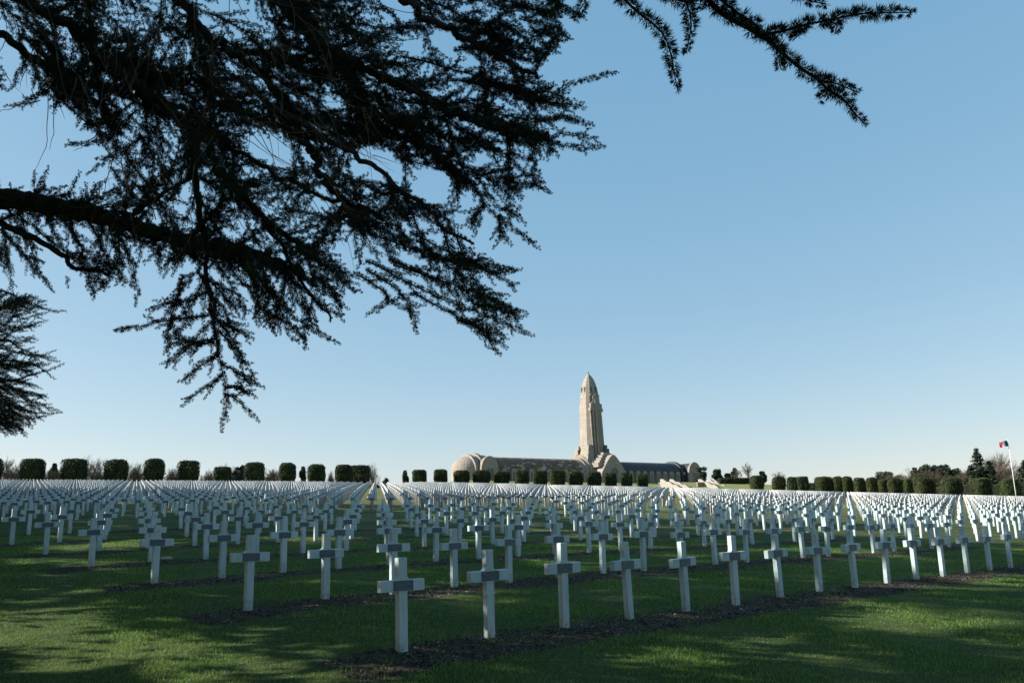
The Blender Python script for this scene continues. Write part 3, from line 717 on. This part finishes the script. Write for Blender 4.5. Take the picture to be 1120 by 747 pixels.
class Brush:
    """needle-clad shoots: polylines turned into thin stems and rosettes of needles"""
    def __init__(s): s.P = []; s.D = []; s.seg = []; s.T = []
    def shoot(s, pts, r0, r1, step=.0088, dens=1.):
        pts = np.asarray(pts, float); d = np.diff(pts, axis=0); L = np.linalg.norm(d, axis=1); tot = L.sum()
        if tot < 1e-4: return
        n = max(2, int(tot / step * dens)); t = (np.arange(n) + rng.random(n)) / n * tot; cum = np.concatenate([[0], np.cumsum(L)])
        k = np.clip(np.searchsorted(cum, t) - 1, 0, len(L) - 1); f_ = (t - cum[k]) / L[k]
        s.P.append(pts[k] + d[k] * f_[:, None]); s.D.append(d[k] / L[k][:, None]); s.T.append(np.clip((tot - t) / .09, .6, 1.))
        s.seg.append((pts, r0, r1))
    def needles(s, name, parent, ln=.024, wd=.0016, per=13):
        P = np.concatenate(s.P); D = np.concatenate(s.D); T_ = np.concatenate(s.T); n = len(P)
        a = rng.normal(0, 1, (n, 3)); a -= (a * D).sum(1, keepdims=True) * D; a /= np.linalg.norm(a, axis=1, keepdims=True)
        a[:, 2] += .35; a /= np.linalg.norm(a, axis=1, keepdims=True)             # short shoots stand up a little
        base = P + a * .004
        X = a[:, None, :] + rng.normal(0, .55, (n, per, 3)) + D[:, None, :] * .45; X /= np.linalg.norm(X, axis=2, keepdims=True)
        l_ = ln * rng.uniform(.7, 1.15, (n, per, 1)) * T_[:, None, None]; tip = base[:, None, :] + X * l_
        sd_ = np.cross(X, rng.normal(0, 1, X.shape)); sd_ /= np.linalg.norm(sd_, axis=2, keepdims=True); sd_ *= wd
        b = np.broadcast_to(base[:, None, :], tip.shape) + X * .003
        Vt = np.stack([b + sd_ * .6, tip, (b + tip) / 2 - sd_ ], 2).reshape(-1, 3)
        print(name, 'needles', n * per)
        return link(name, mesh_np(name, Vt, np.arange(len(Vt)).reshape(-1, 3), 3, M['needle']), parent)
    def stems(s, name, parent, mat):
        Vs, Fs = [], []; k0 = 0
        for pts, r0, r1 in s.seg:
            n = len(pts); rr_ = np.linspace(r0, r1, n)[:, None]
            d = np.gradient(pts, axis=0); d /= np.linalg.norm(d, axis=1, keepdims=True) + 1e-9
            a = np.cross(d, (.3, .2, 1.)); a /= np.linalg.norm(a, axis=1, keepdims=True) + 1e-9; b = np.cross(d, a)
            ring = np.stack([pts + rr_ * (math.cos(t) * a + math.sin(t) * b) for t in (0, 2.094, 4.189)], 1)
            Vs.append(ring.reshape(-1, 3))
            i_ = np.arange(n - 1)[:, None] * 3; j_ = np.arange(3)[None]
            Fs.append(np.stack([k0 + i_ + j_, k0 + i_ + (j_ + 1) % 3, k0 + i_ + 3 + (j_ + 1) % 3, k0 + i_ + 3 + j_], -1).reshape(-1, 4)); k0 += 3 * n
        return link(name, mesh_np(name, np.concatenate(Vs), np.concatenate(Fs), 4, mat), parent)

def poly3(pts, dep, n=None, wob=0.):
    """smooth 3-D curve through photo points at given depths"""
    P = np.array([at(x, d, y) for (x, y), d in zip(pts, dep)]); m_ = len(P)
    n = n or max(6, int(sum(np.linalg.norm(np.diff(P, axis=0), axis=1)) / .05))
    t = np.linspace(0, m_ - 1, n); k = np.clip(t.astype(int), 0, m_ - 2); f_ = (t - k)[:, None]
    Pm = np.vstack([2 * P[0] - P[1], P, 2 * P[-1] - P[-2]]); a, b, c, d = Pm[k], Pm[k+1], Pm[k+2], Pm[k+3]
    Q = .5 * (2 * b + (c - a) * f_ + (2 * a - 5 * b + 4 * c - d) * f_ ** 2 + (3 * b - a - 3 * c + d) * f_ ** 3)
    if wob: Q += np.array([[noise.noise((i * .35, q[0], w_ * 9)) * wob for w_ in range(3)] for i, q in enumerate(Q)])
    return Q

trunk_base = (-9.6, 6.6, gzf(-9.6, 6.6))
cedar = thing('cedar_tree', 'huge dark cedar overhanging the graves, its needle boughs across the upper left', 'tree', trunk_base)
def off(o):          # children carry world-space meshes: cancel the parent's offset
    o.location = (-trunk_base[0], -trunk_base[1], -trunk_base[2]); return o
tb_ = np.array(trunk_base)
tp = [tb_ + (0, 0, -.4), tb_ + (0, 0, .3), tb_ + (.05, 0, 2.5), tb_ + (.15, .1, 6), tb_ + (.1, .1, 11), tb_ + (0, 0, 17)]
off(MB().tube(tp, [.75, .58, .48, .42, .28, .06], 16).build('trunk', M['bark'], cedar, smooth=True))

main = Brush(); right = Brush(); dead = Brush()
# boughs: (photo points, depths, start radius, end radius)
B1 = [([(-700, 120), (-330, 190), (-30, 214), (60, 226), (130, 243), (200, 262), (260, 272), (330, 300)], [9.6, 8.6, 7.3, 7.0, 6.8, 6.6, 6.5, 6.4], .118, .03),
      ([(-30, 235), (40, 262), (85, 292), (120, 300)], [7.4, 7.2, 7.0, 7.0], .035, .012),
      ([(110, 236), (160, 228), (190, 205), (215, 180)], [6.9, 6.7, 6.6, 6.6], .022, .010),
      ([(-500, -150), (-150, -70), (60, 20), (110, 60), (160, 100), (210, 140), (245, 190), (290, 240), (350, 290)], [9, 8, 7.4, 7.2, 7, 6.9, 6.8, 6.7, 6.6], .060, .018),
      ([(-500, -200), (-100, -150), (150, -30), (230, 40), (300, 95), (345, 180), (370, 215), (400, 260)], [9, 8, 7, 6.9, 6.8, 6.6, 6.5, 6.4], .055, .016),
      ([(-400, -300), (0, -200), (240, -60), (340, 40), (400, 75), (470, 110), (540, 140), (600, 150)], [8.5, 7.6, 6.9, 6.7, 6.6, 6.4, 6.3, 6.2], .070, .012),
      ([(0, -260), (250, -120), (400, -30), (470, 20), (540, 60), (590, 85)], [7.5, 7, 6.6, 6.4, 6.2, 6.1], .055, .012),
      ([(-400, -120), (-100, -20), (30, 60), (75, 85), (130, 100), (200, 120), (300, 190), (420, 240)], [9, 8, 7.6, 7.4, 7.3, 7.2, 7, 6.7], .048, .012),
      ([(200, -100), (300, -10), (360, 60), (430, 130), (480, 170), (510, 200)], [7, 6.8, 6.7, 6.5, 6.4, 6.4], .05, .010),
      ([(300, 120), (380, 165), (420, 190), (470, 235), (520, 270)], [6.6, 6.5, 6.4, 6.3, 6.2], .03, .008),
      ([(210, 140), (215, 200), (222, 260), (232, 330), (238, 390)], [6.8, 6.7, 6.6, 6.5, 6.4], .035, .008),
      ([(290, 240), (320, 290), (345, 330), (365, 355)], [6.7, 6.6, 6.5, 6.5], .02, .006)]
bark_i = 0
curves = []
for pts, dep, r0, r1 in B1:
    Q = poly3(pts, dep, wob=.05); n = len(Q); rr_ = r0 + (r1 - r0) * np.linspace(0, 1, n) ** .8
    off(MB().tube(Q, rr_, 9).build('limb', M['bark'], cedar, smooth=True)); curves.append(Q)
    if len(curves) > 1: main.shoot(Q[int(len(Q) * .62):], .01, .003)

# visible silhouette of the boughs, used only to decide how far side shoots grow
FOL = [(-60, -60), (645, -60), (640, 8), (612, 22), (625, 44), (602, 60), (588, 84), (640, 84), (676, 77), (650, 92), (630, 120), (662, 158), (640, 168), (590, 178), (603, 212), (575, 206), (572, 235), (591, 272),
       (560, 268), (535, 240), (515, 208), (500, 232), (505, 262), (560, 290), (572, 300), (552, 308), (572, 340), (565, 350), (584, 368), (560, 372), (546, 388), (520, 368), (498, 345), (462, 340), (458, 366), (445, 345), (425, 330),
       (392, 322), (350, 330), (378, 352), (352, 352), (372, 378), (330, 378), (296, 366), (268, 352), (262, 375), (288, 424), (262, 432), (282, 452), (246, 472), (236, 440), (200, 446), (215, 420), (185, 402), (205, 380), (178, 372), (124, 363), (160, 350), (172, 340),
       (182, 312), (150, 290), (150, 335), (132, 312), (104, 328), (98, 305), (60, 322), (48, 302), (-60, 300), (-60, 205), (40, 207), (90, 212), (110, 196), (96, 168), (88, 128), (60, 112), (40, 104), (-60, 100)]
HOLES = [[(0, 102), (60, 110), (92, 140), (84, 180), (100, 200), (60, 212), (0, 205)], [(392, 160), (430, 168), (425, 185), (395, 182)], [(452, 185), (492, 190), (488, 225), (462, 215)], [(270, 148), (310, 160), (300, 178), (275, 168)], [(398, 285), (430, 300), (420, 322), (396, 312)], [(140, 268), (172, 280), (176, 330), (160, 330), (140, 300)], [(410, 8), (440, 2), (452, 20), (425, 26)]]
holes = [h_ for h_ in HOLES]
def dense(x, y):
    """how thickly this part of the crown is clothed"""
    if x < 330 and y < 85: return 1.
    d = 1.0 - max(0, (y - 60)) / 420
    if x > 330 and y < 200: d = 1.0 - .25 * (x > 560)
    return max(.35, d)

def spray(P, ang, Lpx, depth, lev, B, keep, scale=1.):
    """a drooping flat bough-let in pixel-sized steps but with real depth spread"""
    x, y = P; pts = [at(x, depth, y)]; a = ang; st = 6.; n = int(Lpx / st); dz = rng.normal(0, .004) ; dep = depth; path = [(x, y)]
    curl = rng.normal(0, .012)
    for i_ in range(n):
        a += curl + rng.normal(0, .028); x += math.cos(a) * st; y += math.sin(a) * st; dep += dz + rng.normal(0, .006)
        if keep and (not in_poly(x, y, keep) or any(in_poly(x, y, h_) for h_ in holes)): break
        pts.append(at(x, dep, y)); path.append((x, y))
    if len(pts) < 3: return
    B.shoot(pts, .0035 + .001 * len(pts) * .3, .0015, dens=1.)
    if lev > 0:
        sgn = 1
        for i_ in range(1, len(path) - 1):
            for _ in range(1):
                if rng.random() < .62:
                    sgn = -sgn; la = a0 = math.atan2(path[i_][1] - path[i_-1][1], path[i_][0] - path[i_-1][0]) + sgn * rng.uniform(.38, .72)
                    spray(path[i_], la, Lpx * rng.uniform(.22, .42) * (1 - .5 * i_ / len(path)), depth + rng.normal(0, .03), lev - 1, B, keep)
# seeds along every bough and scattered through the crown
for Q in curves:
    X_, Y_, D_ = to_px(Q[:, 0], Q[:, 1], Q[:, 2])
    for i_ in range(2, len(Q)):
        if not (-40 < X_[i_] < 640 and -50 < Y_[i_] < 480): continue
        if rng.random() > .33 * dense(X_[i_], Y_[i_]): continue
        a0 = math.atan2(Y_[i_] - Y_[i_-1], X_[i_] - X_[i_-1])
        spray((X_[i_], Y_[i_]), a0 + rng.choice([-1, 1]) * rng.uniform(.2, 1.), rng.uniform(50, 110), D_[i_] + rng.normal(0, .15), 1, main, FOL)
for i_ in range(0, len(curves[0])):
    X_, Y_, D_ = to_px(*curves[0][i_])
    if -30 < X_ < 330:
        for _ in range(2):
            if rng.random() < .5: spray((X_ + rng.normal(0, 4), Y_ + rng.normal(0, 6)), rng.choice([-1.2, 1.3, .2, 1.7, 2.2]) + rng.normal(0, .3), rng.uniform(14, 34), D_ - .12 + rng.normal(0, .1), 0, main, None)
for _ in range(240):
    x, y = rng.uniform(-40, 640), rng.uniform(-50, 400)
    if not in_poly(x, y, FOL) or rng.random() > dense(x, y) ** 1.5: continue
    a = math.atan2(y + 330 - x * .25, x + 330) + rng.normal(0, .13) + (.35 if rng.random() < .3 else 0) * (1 if x < 300 else -.6)
    if x < 160 and y > 230: a += .6
    dp = 7.6 - x / 640 * 1.3 + rng.normal(0, .35)
    spray((x, y), a, rng.uniform(70, 150), dp, 1, main, FOL)
# fingers that make the outline
FG = [[(440, 62), (520, 82), (590, 108), (625, 92), (676, 78)], [(500, 108), (560, 128), (610, 130), (650, 137)], [(520, 120), (570, 142), (615, 160), (662, 161)], [(560, 108), (600, 112), (640, 120)],
      [(480, 130), (520, 150), (565, 182), (602, 213)], [(500, 150), (525, 160), (560, 170), (590, 176)], [(486, 128), (505, 180), (530, 222), (560, 250), (591, 272)], [(530, 222), (520, 235), (515, 245)], [(545, 235), (548, 262)],
      [(380, 245), (440, 268), (500, 285), (540, 292), (571, 296)], [(460, 280), (520, 292), (550, 305), (565, 320)], [(430, 290), (500, 312), (540, 330), (575, 343)], [(400, 285), (470, 320), (530, 345), (584, 368)],
      [(450, 320), (500, 345), (530, 365), (556, 382)], [(500, 350), (530, 362), (545, 388)], [(400, 295), (440, 322), (457, 366)], [(390, 300), (425, 325), (400, 345)], [(520, 332), (550, 340), (570, 350)],
      [(300, 290), (335, 320), (378, 352)], [(280, 300), (320, 345), (372, 378)], [(290, 340), (330, 365), (333, 384)], [(250, 290), (285, 335), (300, 366)], [(340, 300), (365, 320), (375, 345)],
      [(222, 300), (232, 340), (240, 390), (247, 430), (243, 472)], [(228, 345), (190, 350), (150, 358), (125, 362)], [(226, 320), (195, 332), (160, 338)], [(235, 370), (205, 380), (180, 402)], [(234, 375), (212, 375), (180, 370)],
      [(240, 395), (262, 410), (290, 425)], [(243, 410), (225, 425), (198, 445)], [(246, 430), (262, 440), (283, 462)], [(245, 425), (262, 425), (280, 436)], [(240, 385), (222, 400), (195, 418)], [(240, 360), (258, 385), (268, 400)], [(238, 350), (255, 360), (278, 372)],
      [(200, 300), (190, 340), (183, 372), (186, 392)], [(225, 300), (250, 330), (262, 345)],
      [(560, 5), (595, 15), (625, 45)], [(540, 20), (575, 45), (592, 72)], [(590, -10), (610, 5), (640, 22)], [(520, 30), (560, 50), (612, 60)], [(440, 40), (430, 15), (405, 8)],
      [(60, 230), (85, 262), (95, 300), (104, 328)], [(120, 245), (140, 275), (148, 305), (150, 335)], [(95, 240), (112, 270), (120, 300)], [(20, 225), (30, 260), (45, 300)], [(0, 250), (30, 285), (60, 320)], [(130, 250), (128, 290), (108, 318)], [(40, 250), (70, 275), (92, 290)],
      [(35, 215), (45, 208), (50, 205)], [(160, 240), (170, 262), (176, 300)],
      [(72, 60), (60, 90), (38, 108), (5, 118)], [(20, 40), (25, 70), (10, 100)], [(90, 70), (92, 110), (84, 140)], [(150, 120), (120, 150), (72, 160)], [(160, 150), (130, 165), (95, 192)], [(150, 110), (118, 130), (90, 138)], [(60, 60), (70, 100), (60, 118)]]
for pts in FG:
    x0 = pts[0][0]; dp = 7.4 - x0 / 640 * 1.3; n = len(pts)
    Q = poly3(pts, [dp + rng.normal(0, .08) for _ in pts], n=max(8, int(len(pts) * 5)), wob=.015); main.shoot(Q, .009, .002, dens=1.15)
    X_, Y_, D_ = to_px(Q[:, 0], Q[:, 1], Q[:, 2]); sg = 1
    for i_ in range(2, len(Q) - 2):
        if rng.random() < .42:
            sg = -sg; a0 = math.atan2(Y_[i_] - Y_[i_-1], X_[i_] - X_[i_-1]); spray((X_[i_], Y_[i_]), a0 + sg * rng.uniform(.3, .6), rng.uniform(16, 38) * (1.2 - i_ / len(Q)), D_[i_], 0, main, None)
off(main.needles('needles', cedar, .032, .0020, 23)); off(main.stems('twigs', cedar, M['bark']))
# bare hanging twigs in the inner crown
for _ in range(230):
    x, y = rng.uniform(-10, 420), rng.uniform(-20, 230)
    if not in_poly(x, y, FOL): continue
    L = rng.uniform(25, 90); a = rng.uniform(.9, 2.1) if x < 260 else rng.uniform(.2, 1.4); dp = 6.7 - x / 640 + rng.normal(0, .2); pts = []; n = int(L / 7) + 3; cu = rng.normal(0, .06)
    for i_ in range(n):
        if i_ > 3 and not in_poly(x, y, FOL): break
        pts.append(at(x, dp, y)); a += cu + rng.normal(0, .08); x += math.cos(a) * 7; y += math.sin(a) * 7
    dead.seg.append((np.array(pts), .004, .001))
for pts in ([(55, 90), (52, 130), (48, 165), (36, 192)], [(60, 100), (58, 140), (55, 165)], [(120, 60), (110, 120), (130, 160)], [(45, 110), (12, 118), (-5, 125)], [(105, 150), (90, 160), (80, 165)], [(170, 240), (160, 205), (178, 195)], [(62, 205), (70, 216), (86, 222)]):
    dead.seg.append((poly3(pts, [6.9] * len(pts), n=14, wob=.02), .005, .0015))
off(dead.stems('dead_twigs', cedar, M['stem']))

# nearer bough at the top right
RB = [([(560, -420), (700, -180), (755, -30), (790, 15), (838, 42), (872, 72), (905, 95), (925, 112), (946, 138)], .014, .003),
      ([(745, -40), (790, 0), (825, 25), (850, 55)], .008, .003), ([(835, 38), (870, 30), (905, 22), (955, 15), (998, 12)], .007, .002), ([(895, 88), (915, 92), (940, 101)], .004, .002),
      ([(640, -40), (685, 0), (715, 25), (732, 55), (742, 100)], .007, .002), ([(735, -30), (752, 10), (757, 32), (751, 58)], .005, .002), ([(845, -30), (875, -3), (905, 4)], .005, .002), ([(905, 95), (900, 105), (897, 109)], .003, .002),
      ([(850, 50), (852, 64), (856, 76)], .003, .002), ([(560, -40), (612, 0), (605, 18)], .004, .002), ([(600, -40), (640, -5), (628, 20)], .004, .002), ([(905, 22), (915, 30), (914, 38)], .003, .002), ([(680, -30), (730, -5), (775, 5)], .005, .002), ([(870, 30), (874, 38), (868, 44)], .003, .002)]
for pts, r0, r1 in RB:
    n = len(pts); right.shoot(poly3(pts, [2.95 + .02 * i_ for i_ in range(n)][::1], wob=.01), r0, r1, step=.0066)
off(right.needles('needles', cedar, .037, .0021, 28)); off(right.stems('twigs', cedar, M['bark']))
# the limb that carries it comes over from the trunk above the frame
Q = [tuple(tb_ + (.1, .1, 7.2)), (-6, 5, 6.3), (-2.5, 3.4, 4.9), tuple(at(560, 3.0, -420))]
off(MB().tube(Q, [.16, .10, .05, .016], 8).build('limb', M['bark'], cedar, smooth=True))

def shade_crown(parent, base, h_, rad_, z0, nl, per, mat, seed, leaf=(.08, .19), gap=.5, off_=None, fill=1.):
    """tiers of flat cedar plates: limbs plus many small foliage faces"""
    r_ = np.random.default_rng(seed); P = []; lim = MB()
    for k in range(nl):
        t = (k + r_.random() * .6) / nl; z = z0 + (h_ - z0) * t; R_ = rad_ * (1 - t) ** .42 * r_.uniform(.75, 1.1) + .4
        for b in range(per):
            a = 2 * math.pi * (b + r_.random() * .8) / per + k * 1.3; L = R_ * r_.uniform(.7, 1.08)
            dx, dy = math.cos(a), math.sin(a); rise = r_.uniform(-.05, .15)
            tpt = np.array([(dx * L * q_, dy * L * q_, z + rise * L * q_) for q_ in (0.05, .3, .6, 1)]) + np.array(parent.location); ux, uy, ud = to_px(tpt[:, 0], tpt[:, 1], tpt[:, 2])
            vis = ((ud > .3) & (ux > -80) & (ux < 1200) & (uy > -90)).any()
            if not vis: lim.tube([(0, 0, z), (dx * L * .5, dy * L * .5, z + rise * L), (dx * L, dy * L, z + rise * L - .08 * L)], [.09 * (1 - t) + .03, .05, .015], 5)
            m_ = int(230 * L * fill); tt = r_.random(m_) ** .7; lat = r_.normal(0, .075 * L + .12, m_) * (.35 + tt * .9)
            cl = np.sin(tt * L * 5 + lat * 4 + k) + np.sin(lat * 6 + b)               # clumps along the plate
            ok_ = cl > -gap
            q = np.stack([dx * L * tt - dy * lat, dy * L * tt + dx * lat, z + rise * L * tt * 1.5 - .1 * L * tt ** 2 - .1 * np.abs(lat) + r_.normal(0, .08, m_)], -1)
            P.append(q[ok_])
    P = np.concatenate(P)
    wx = P + np.array(parent.location); qx, qy, qd = to_px(wx[:, 0], wx[:, 1], wx[:, 2]); P = P[~((qd > .3) & (qx > -45) & (qx < 1165) & (qy > -60) & (qy < 800))]
    N = np.tile((0, 0, 1.), (len(P), 1))
    fo = link('crown', leaves_mesh('crown', P, N, r_.uniform(*leaf, len(P)), M[mat], None, .6), parent)
    lo = lim.build('limbs', M['bark'], parent)
    return P
# the rest of this cedar, outside the picture
P_ = shade_crown(cedar, None, 20, 8.5, 4.2, 11, 8, 'shade', 5, fill=1.7, gap=.6)

def cedar_behind(x, y, h_, rad_, z0, seed, label, fill=1., gap=.5):
    h_ *= 1.2; z = gzf(x, y); e = thing('cedar_tree', label, 'tree', (x, y, z), 0, 'cedars along the left side of the cemetery')
    MB().tube([(0, 0, -.4), (0, 0, .4), (.1, 0, h_ * .4), (0, .1, h_ * .98)], [.6, .45, .33, .05], 12).build('trunk', M['bark'], e, smooth=True)
    shade_crown(e, None, h_, rad_, z0, 10, 7, 'shade', seed, fill=fill, gap=gap); return e
cedars = [(-19.5, 17.0, 18.5, 7.0, 2.0, 11, 'dark cedar whose drooping shoots enter at the left edge', 1.2, .5), (-27.5, 30, 22, 8.5, 1.5, 12, 'cedar outside the left edge, second beyond the overhanging one', 1.8, .9),
          (-37, 43, 19.5, 8.5, 1.5, 13, 'cedar outside the left edge, third beyond the overhanging one', 1.8, .9), (-46, 57, 20.5, 8.5, 1.0, 14, 'farthest cedar outside the left edge', 1.8, .9),
          (-27, 6.5, 17, 6.5, 2.5, 15, 'cedar left of the overhanging one', .55, -.1), (-36, 22.5, 22, 8.5, 1.5, 16, 'tall cedar of the outer row, nearest', 1.6, .8), (-47, 36, 21, 8.5, 1.5, 17, 'tall cedar of the outer row, second', 1.6, .8), (-57, 50, 22, 8.5, 1.5, 18, 'tall cedar of the outer row, third', 1.6, .8)]
es = [cedar_behind(*c) for c in cedars]
for c in [(-15, -5, 18, 7.5, 2.5, 21, 'cedar behind the camera at left'), (-4, -11, 19, 7.5, 2.5, 22, 'cedar straight behind the camera'), (8, -10, 18, 7.5, 2.5, 23, 'cedar behind the camera at right'), (19, -4, 18, 7.5, 2.5, 24, 'cedar beyond the right edge beside the camera'), (29, 7, 17, 7, 2.5, 25, 'cedar outside the right edge')]:
    cedar_behind(*c)  # unseen cedars added to block sky fill light on the graves
# fine shoots of the second cedar hanging in at the left edge
fine = Brush(); e2 = es[0]; LF = [(-120, 300), (40, 322), (72, 342), (50, 352), (66, 394), (40, 405), (69, 452), (45, 462), (32, 476), (-120, 500)]
holes = []
for _ in range(120):
    q = rng.uniform(-1, 1); x = rng.uniform(-55, 12); y = 392 + 62 * q + rng.normal(0, 6); dp = rng.normal(12.5, .4)
    a = math.atan2((y - 380) * .9, 70) + rng.normal(0, .22)
    spray((x, y), a, rng.uniform(35, 80), dp, 1, fine, LF)
for _ in range(26):
    x = rng.uniform(-30, 25); y = 215 + rng.uniform(10, 60); spray((x, y), rng.uniform(.9, 1.7), rng.uniform(30, 60), rng.normal(12.5, .4), 1, fine, None)
for pts in ([(-60, 300), (0, 318), (40, 335), (72, 341)], [(-60, 380), (0, 372), (30, 385), (65, 396)], [(-60, 410), (0, 418), (40, 408), (69, 398)], [(-60, 430), (0, 440), (30, 450), (67, 452)], [(-60, 400), (0, 395), (40, 400), (60, 415)], [(-60, 440), (-10, 455), (15, 465), (30, 478)]):
    fine.shoot(poly3(pts, [12.8, 12.5, 12.3, 12.2], n=24, wob=.03), .02, .003, step=.012)
nd = fine.needles('needles', e2, .036, .0034, 9); tw_ = fine.stems('twigs', e2, M['bark'])
for o in (nd, tw_): o.location = (-e2.location[0], -e2.location[1], -e2.location[2])

# ------------------------------------------------------------------ ground cover near the camera
def strip_mask(x, y):
    p = np.stack([x, y], -1) - P0; rw_ = p @ V / SV; cc = p @ U / SU
    rm = np.mod(rw_ + .5, PERIOD_R); fr = (rm % 1) - .5
    s_ = (np.abs(fr + .08) < .13) & (rw_ < 6.6) & (cc + .8 < 20.6) & (rw_ > -.4)
    return s_ & ~((cc < -.8) & (rw_ < 7.6))
def scatter(n, y0, y1, pw=1.):
    t = rng.random(n) ** pw; y = y0 + (y1 - y0) * t; x = (rng.random(n) - .5) * (1.35 * y + 2); return x, y
def ground_noise(x, y):
    return np.array([.035 * noise.noise((a * .9, b * .9, 0)) + .012 * noise.noise((a * 3.6, b * 3.6, 3)) for a, b in zip(x, y)])
x, y = scatter(820000, 7.0, 30, 1.2); mk = ~strip_mask(x + rng.normal(0, .05, len(x)), y + rng.normal(0, .05, len(x))); x, y = x[mk], y[mk]
pn = np.sin(x * 1.7 + np.sin(y * 2.3)) * np.sin(y * 1.9 + np.sin(x * 1.1)); keepm = rng.random(len(x)) < .75 + .25 * pn; x, y = x[keepm], y[keepm]
z = gz(x, y) + ground_noise(x, y); n = len(x)
hgt = rng.uniform(.020, .055, n) * (.8 + .3 * np.sin(x * 2.1 + y)); a = rng.uniform(0, 6.28, n); wd = rng.uniform(.0025, .005, n) * (y / 10) ** .5
lean = rng.normal(0, .016, (n, 2))
b = np.stack([x, y, z - .004], -1); s_ = np.stack([np.cos(a) * wd, np.sin(a) * wd, 0 * x], -1); tpv = b + np.stack([lean[:, 0], lean[:, 1], hgt], -1)
Vt = np.stack([b - s_, b + s_, tpv], 1).reshape(-1, 3)
tag(link('grass_blades', mesh_np('grass_blades', Vt, np.arange(3 * n).reshape(-1, 3), 3, M['blade'])), 'short lawn grass between the grave rows', 'grass', kind='stuff')
def bits(name, x, y, size, mat, flat, label, cat):
    n = len(x); z = gz(x, y) + ground_noise(x, y); c = np.stack([x, y, z + size * .25], -1)
    T_ = rng.normal(0, 1, (n, 4, 3)); T_ /= np.linalg.norm(T_, axis=2, keepdims=True); T_[:, :, 2] *= flat
    Vt = (c[:, None, :] + T_ * size[:, None, None]).reshape(-1, 3); k = np.arange(n)[:, None] * 4
    Ft = np.concatenate([k + np.array(q) for q in ((0, 1, 2), (0, 2, 3), (0, 3, 1), (1, 3, 2))])
    tag(link(name, mesh_np(name, Vt, Ft, 3, mat)), label, cat, kind='stuff')
x, y = scatter(390000, 7.0, 36, 1.2); mk = strip_mask(x + rng.normal(0, .06, len(x)), y + rng.normal(0, .06, len(x))); x, y = x[mk], y[mk]
tx, ty = scatter(60000, 7.0, 30, 1.2); tk = strip_mask(tx, ty) & (np.array([noise.noise((a * 1.6, b * 1.6, 7)) for a, b in zip(tx, ty)]) > .12); TX, TY = tx[tk], ty[tk]
n = len(TX); z = gz(TX, TY) + ground_noise(TX, TY); a = rng.uniform(0, 6.28, n); wd = rng.uniform(.003, .006, n); hh = rng.uniform(.02, .09, n); ln_ = rng.normal(0, .025, (n, 2))
b = np.stack([TX, TY, z - .004], -1); s_ = np.stack([np.cos(a) * wd, np.sin(a) * wd, 0 * TX], -1)
Vt = np.stack([b - s_, b + s_, b + np.stack([ln_[:, 0], ln_[:, 1], hh], -1)], 1).reshape(-1, 3)
tag(link('weed_tufts', mesh_np('weed_tufts', Vt, np.arange(3 * n).reshape(-1, 3), 3, M['blade'])), 'weed and grass tufts growing in the soil of the grave rows', 'weeds', kind='stuff')
bits('soil_clods', x, y, rng.uniform(.006, .019, len(x)) * rng.choice([1, 1, 1, 1.9], len(x)), M['clod'], .6, 'loose soil clods and dead leaves along the grave rows', 'soil')
x, y = scatter(15000, 7.0, 26, 1.); kp = rng.random(len(x)) < np.where(x > 0, 1., .25); x, y = x[kp], y[kp]
bits('fallen_leaves', x, y, rng.uniform(.007, .017, len(x)), M['fleck'], .35, 'small pale fallen leaves scattered on the grass', 'leaves')
rp[2] += .03
tag(link('rock', me_rock := bpy.data.meshes['rock'], None, tuple(rp), .3), 'small pale rock on the soil beside a grave cross at left', 'rock')
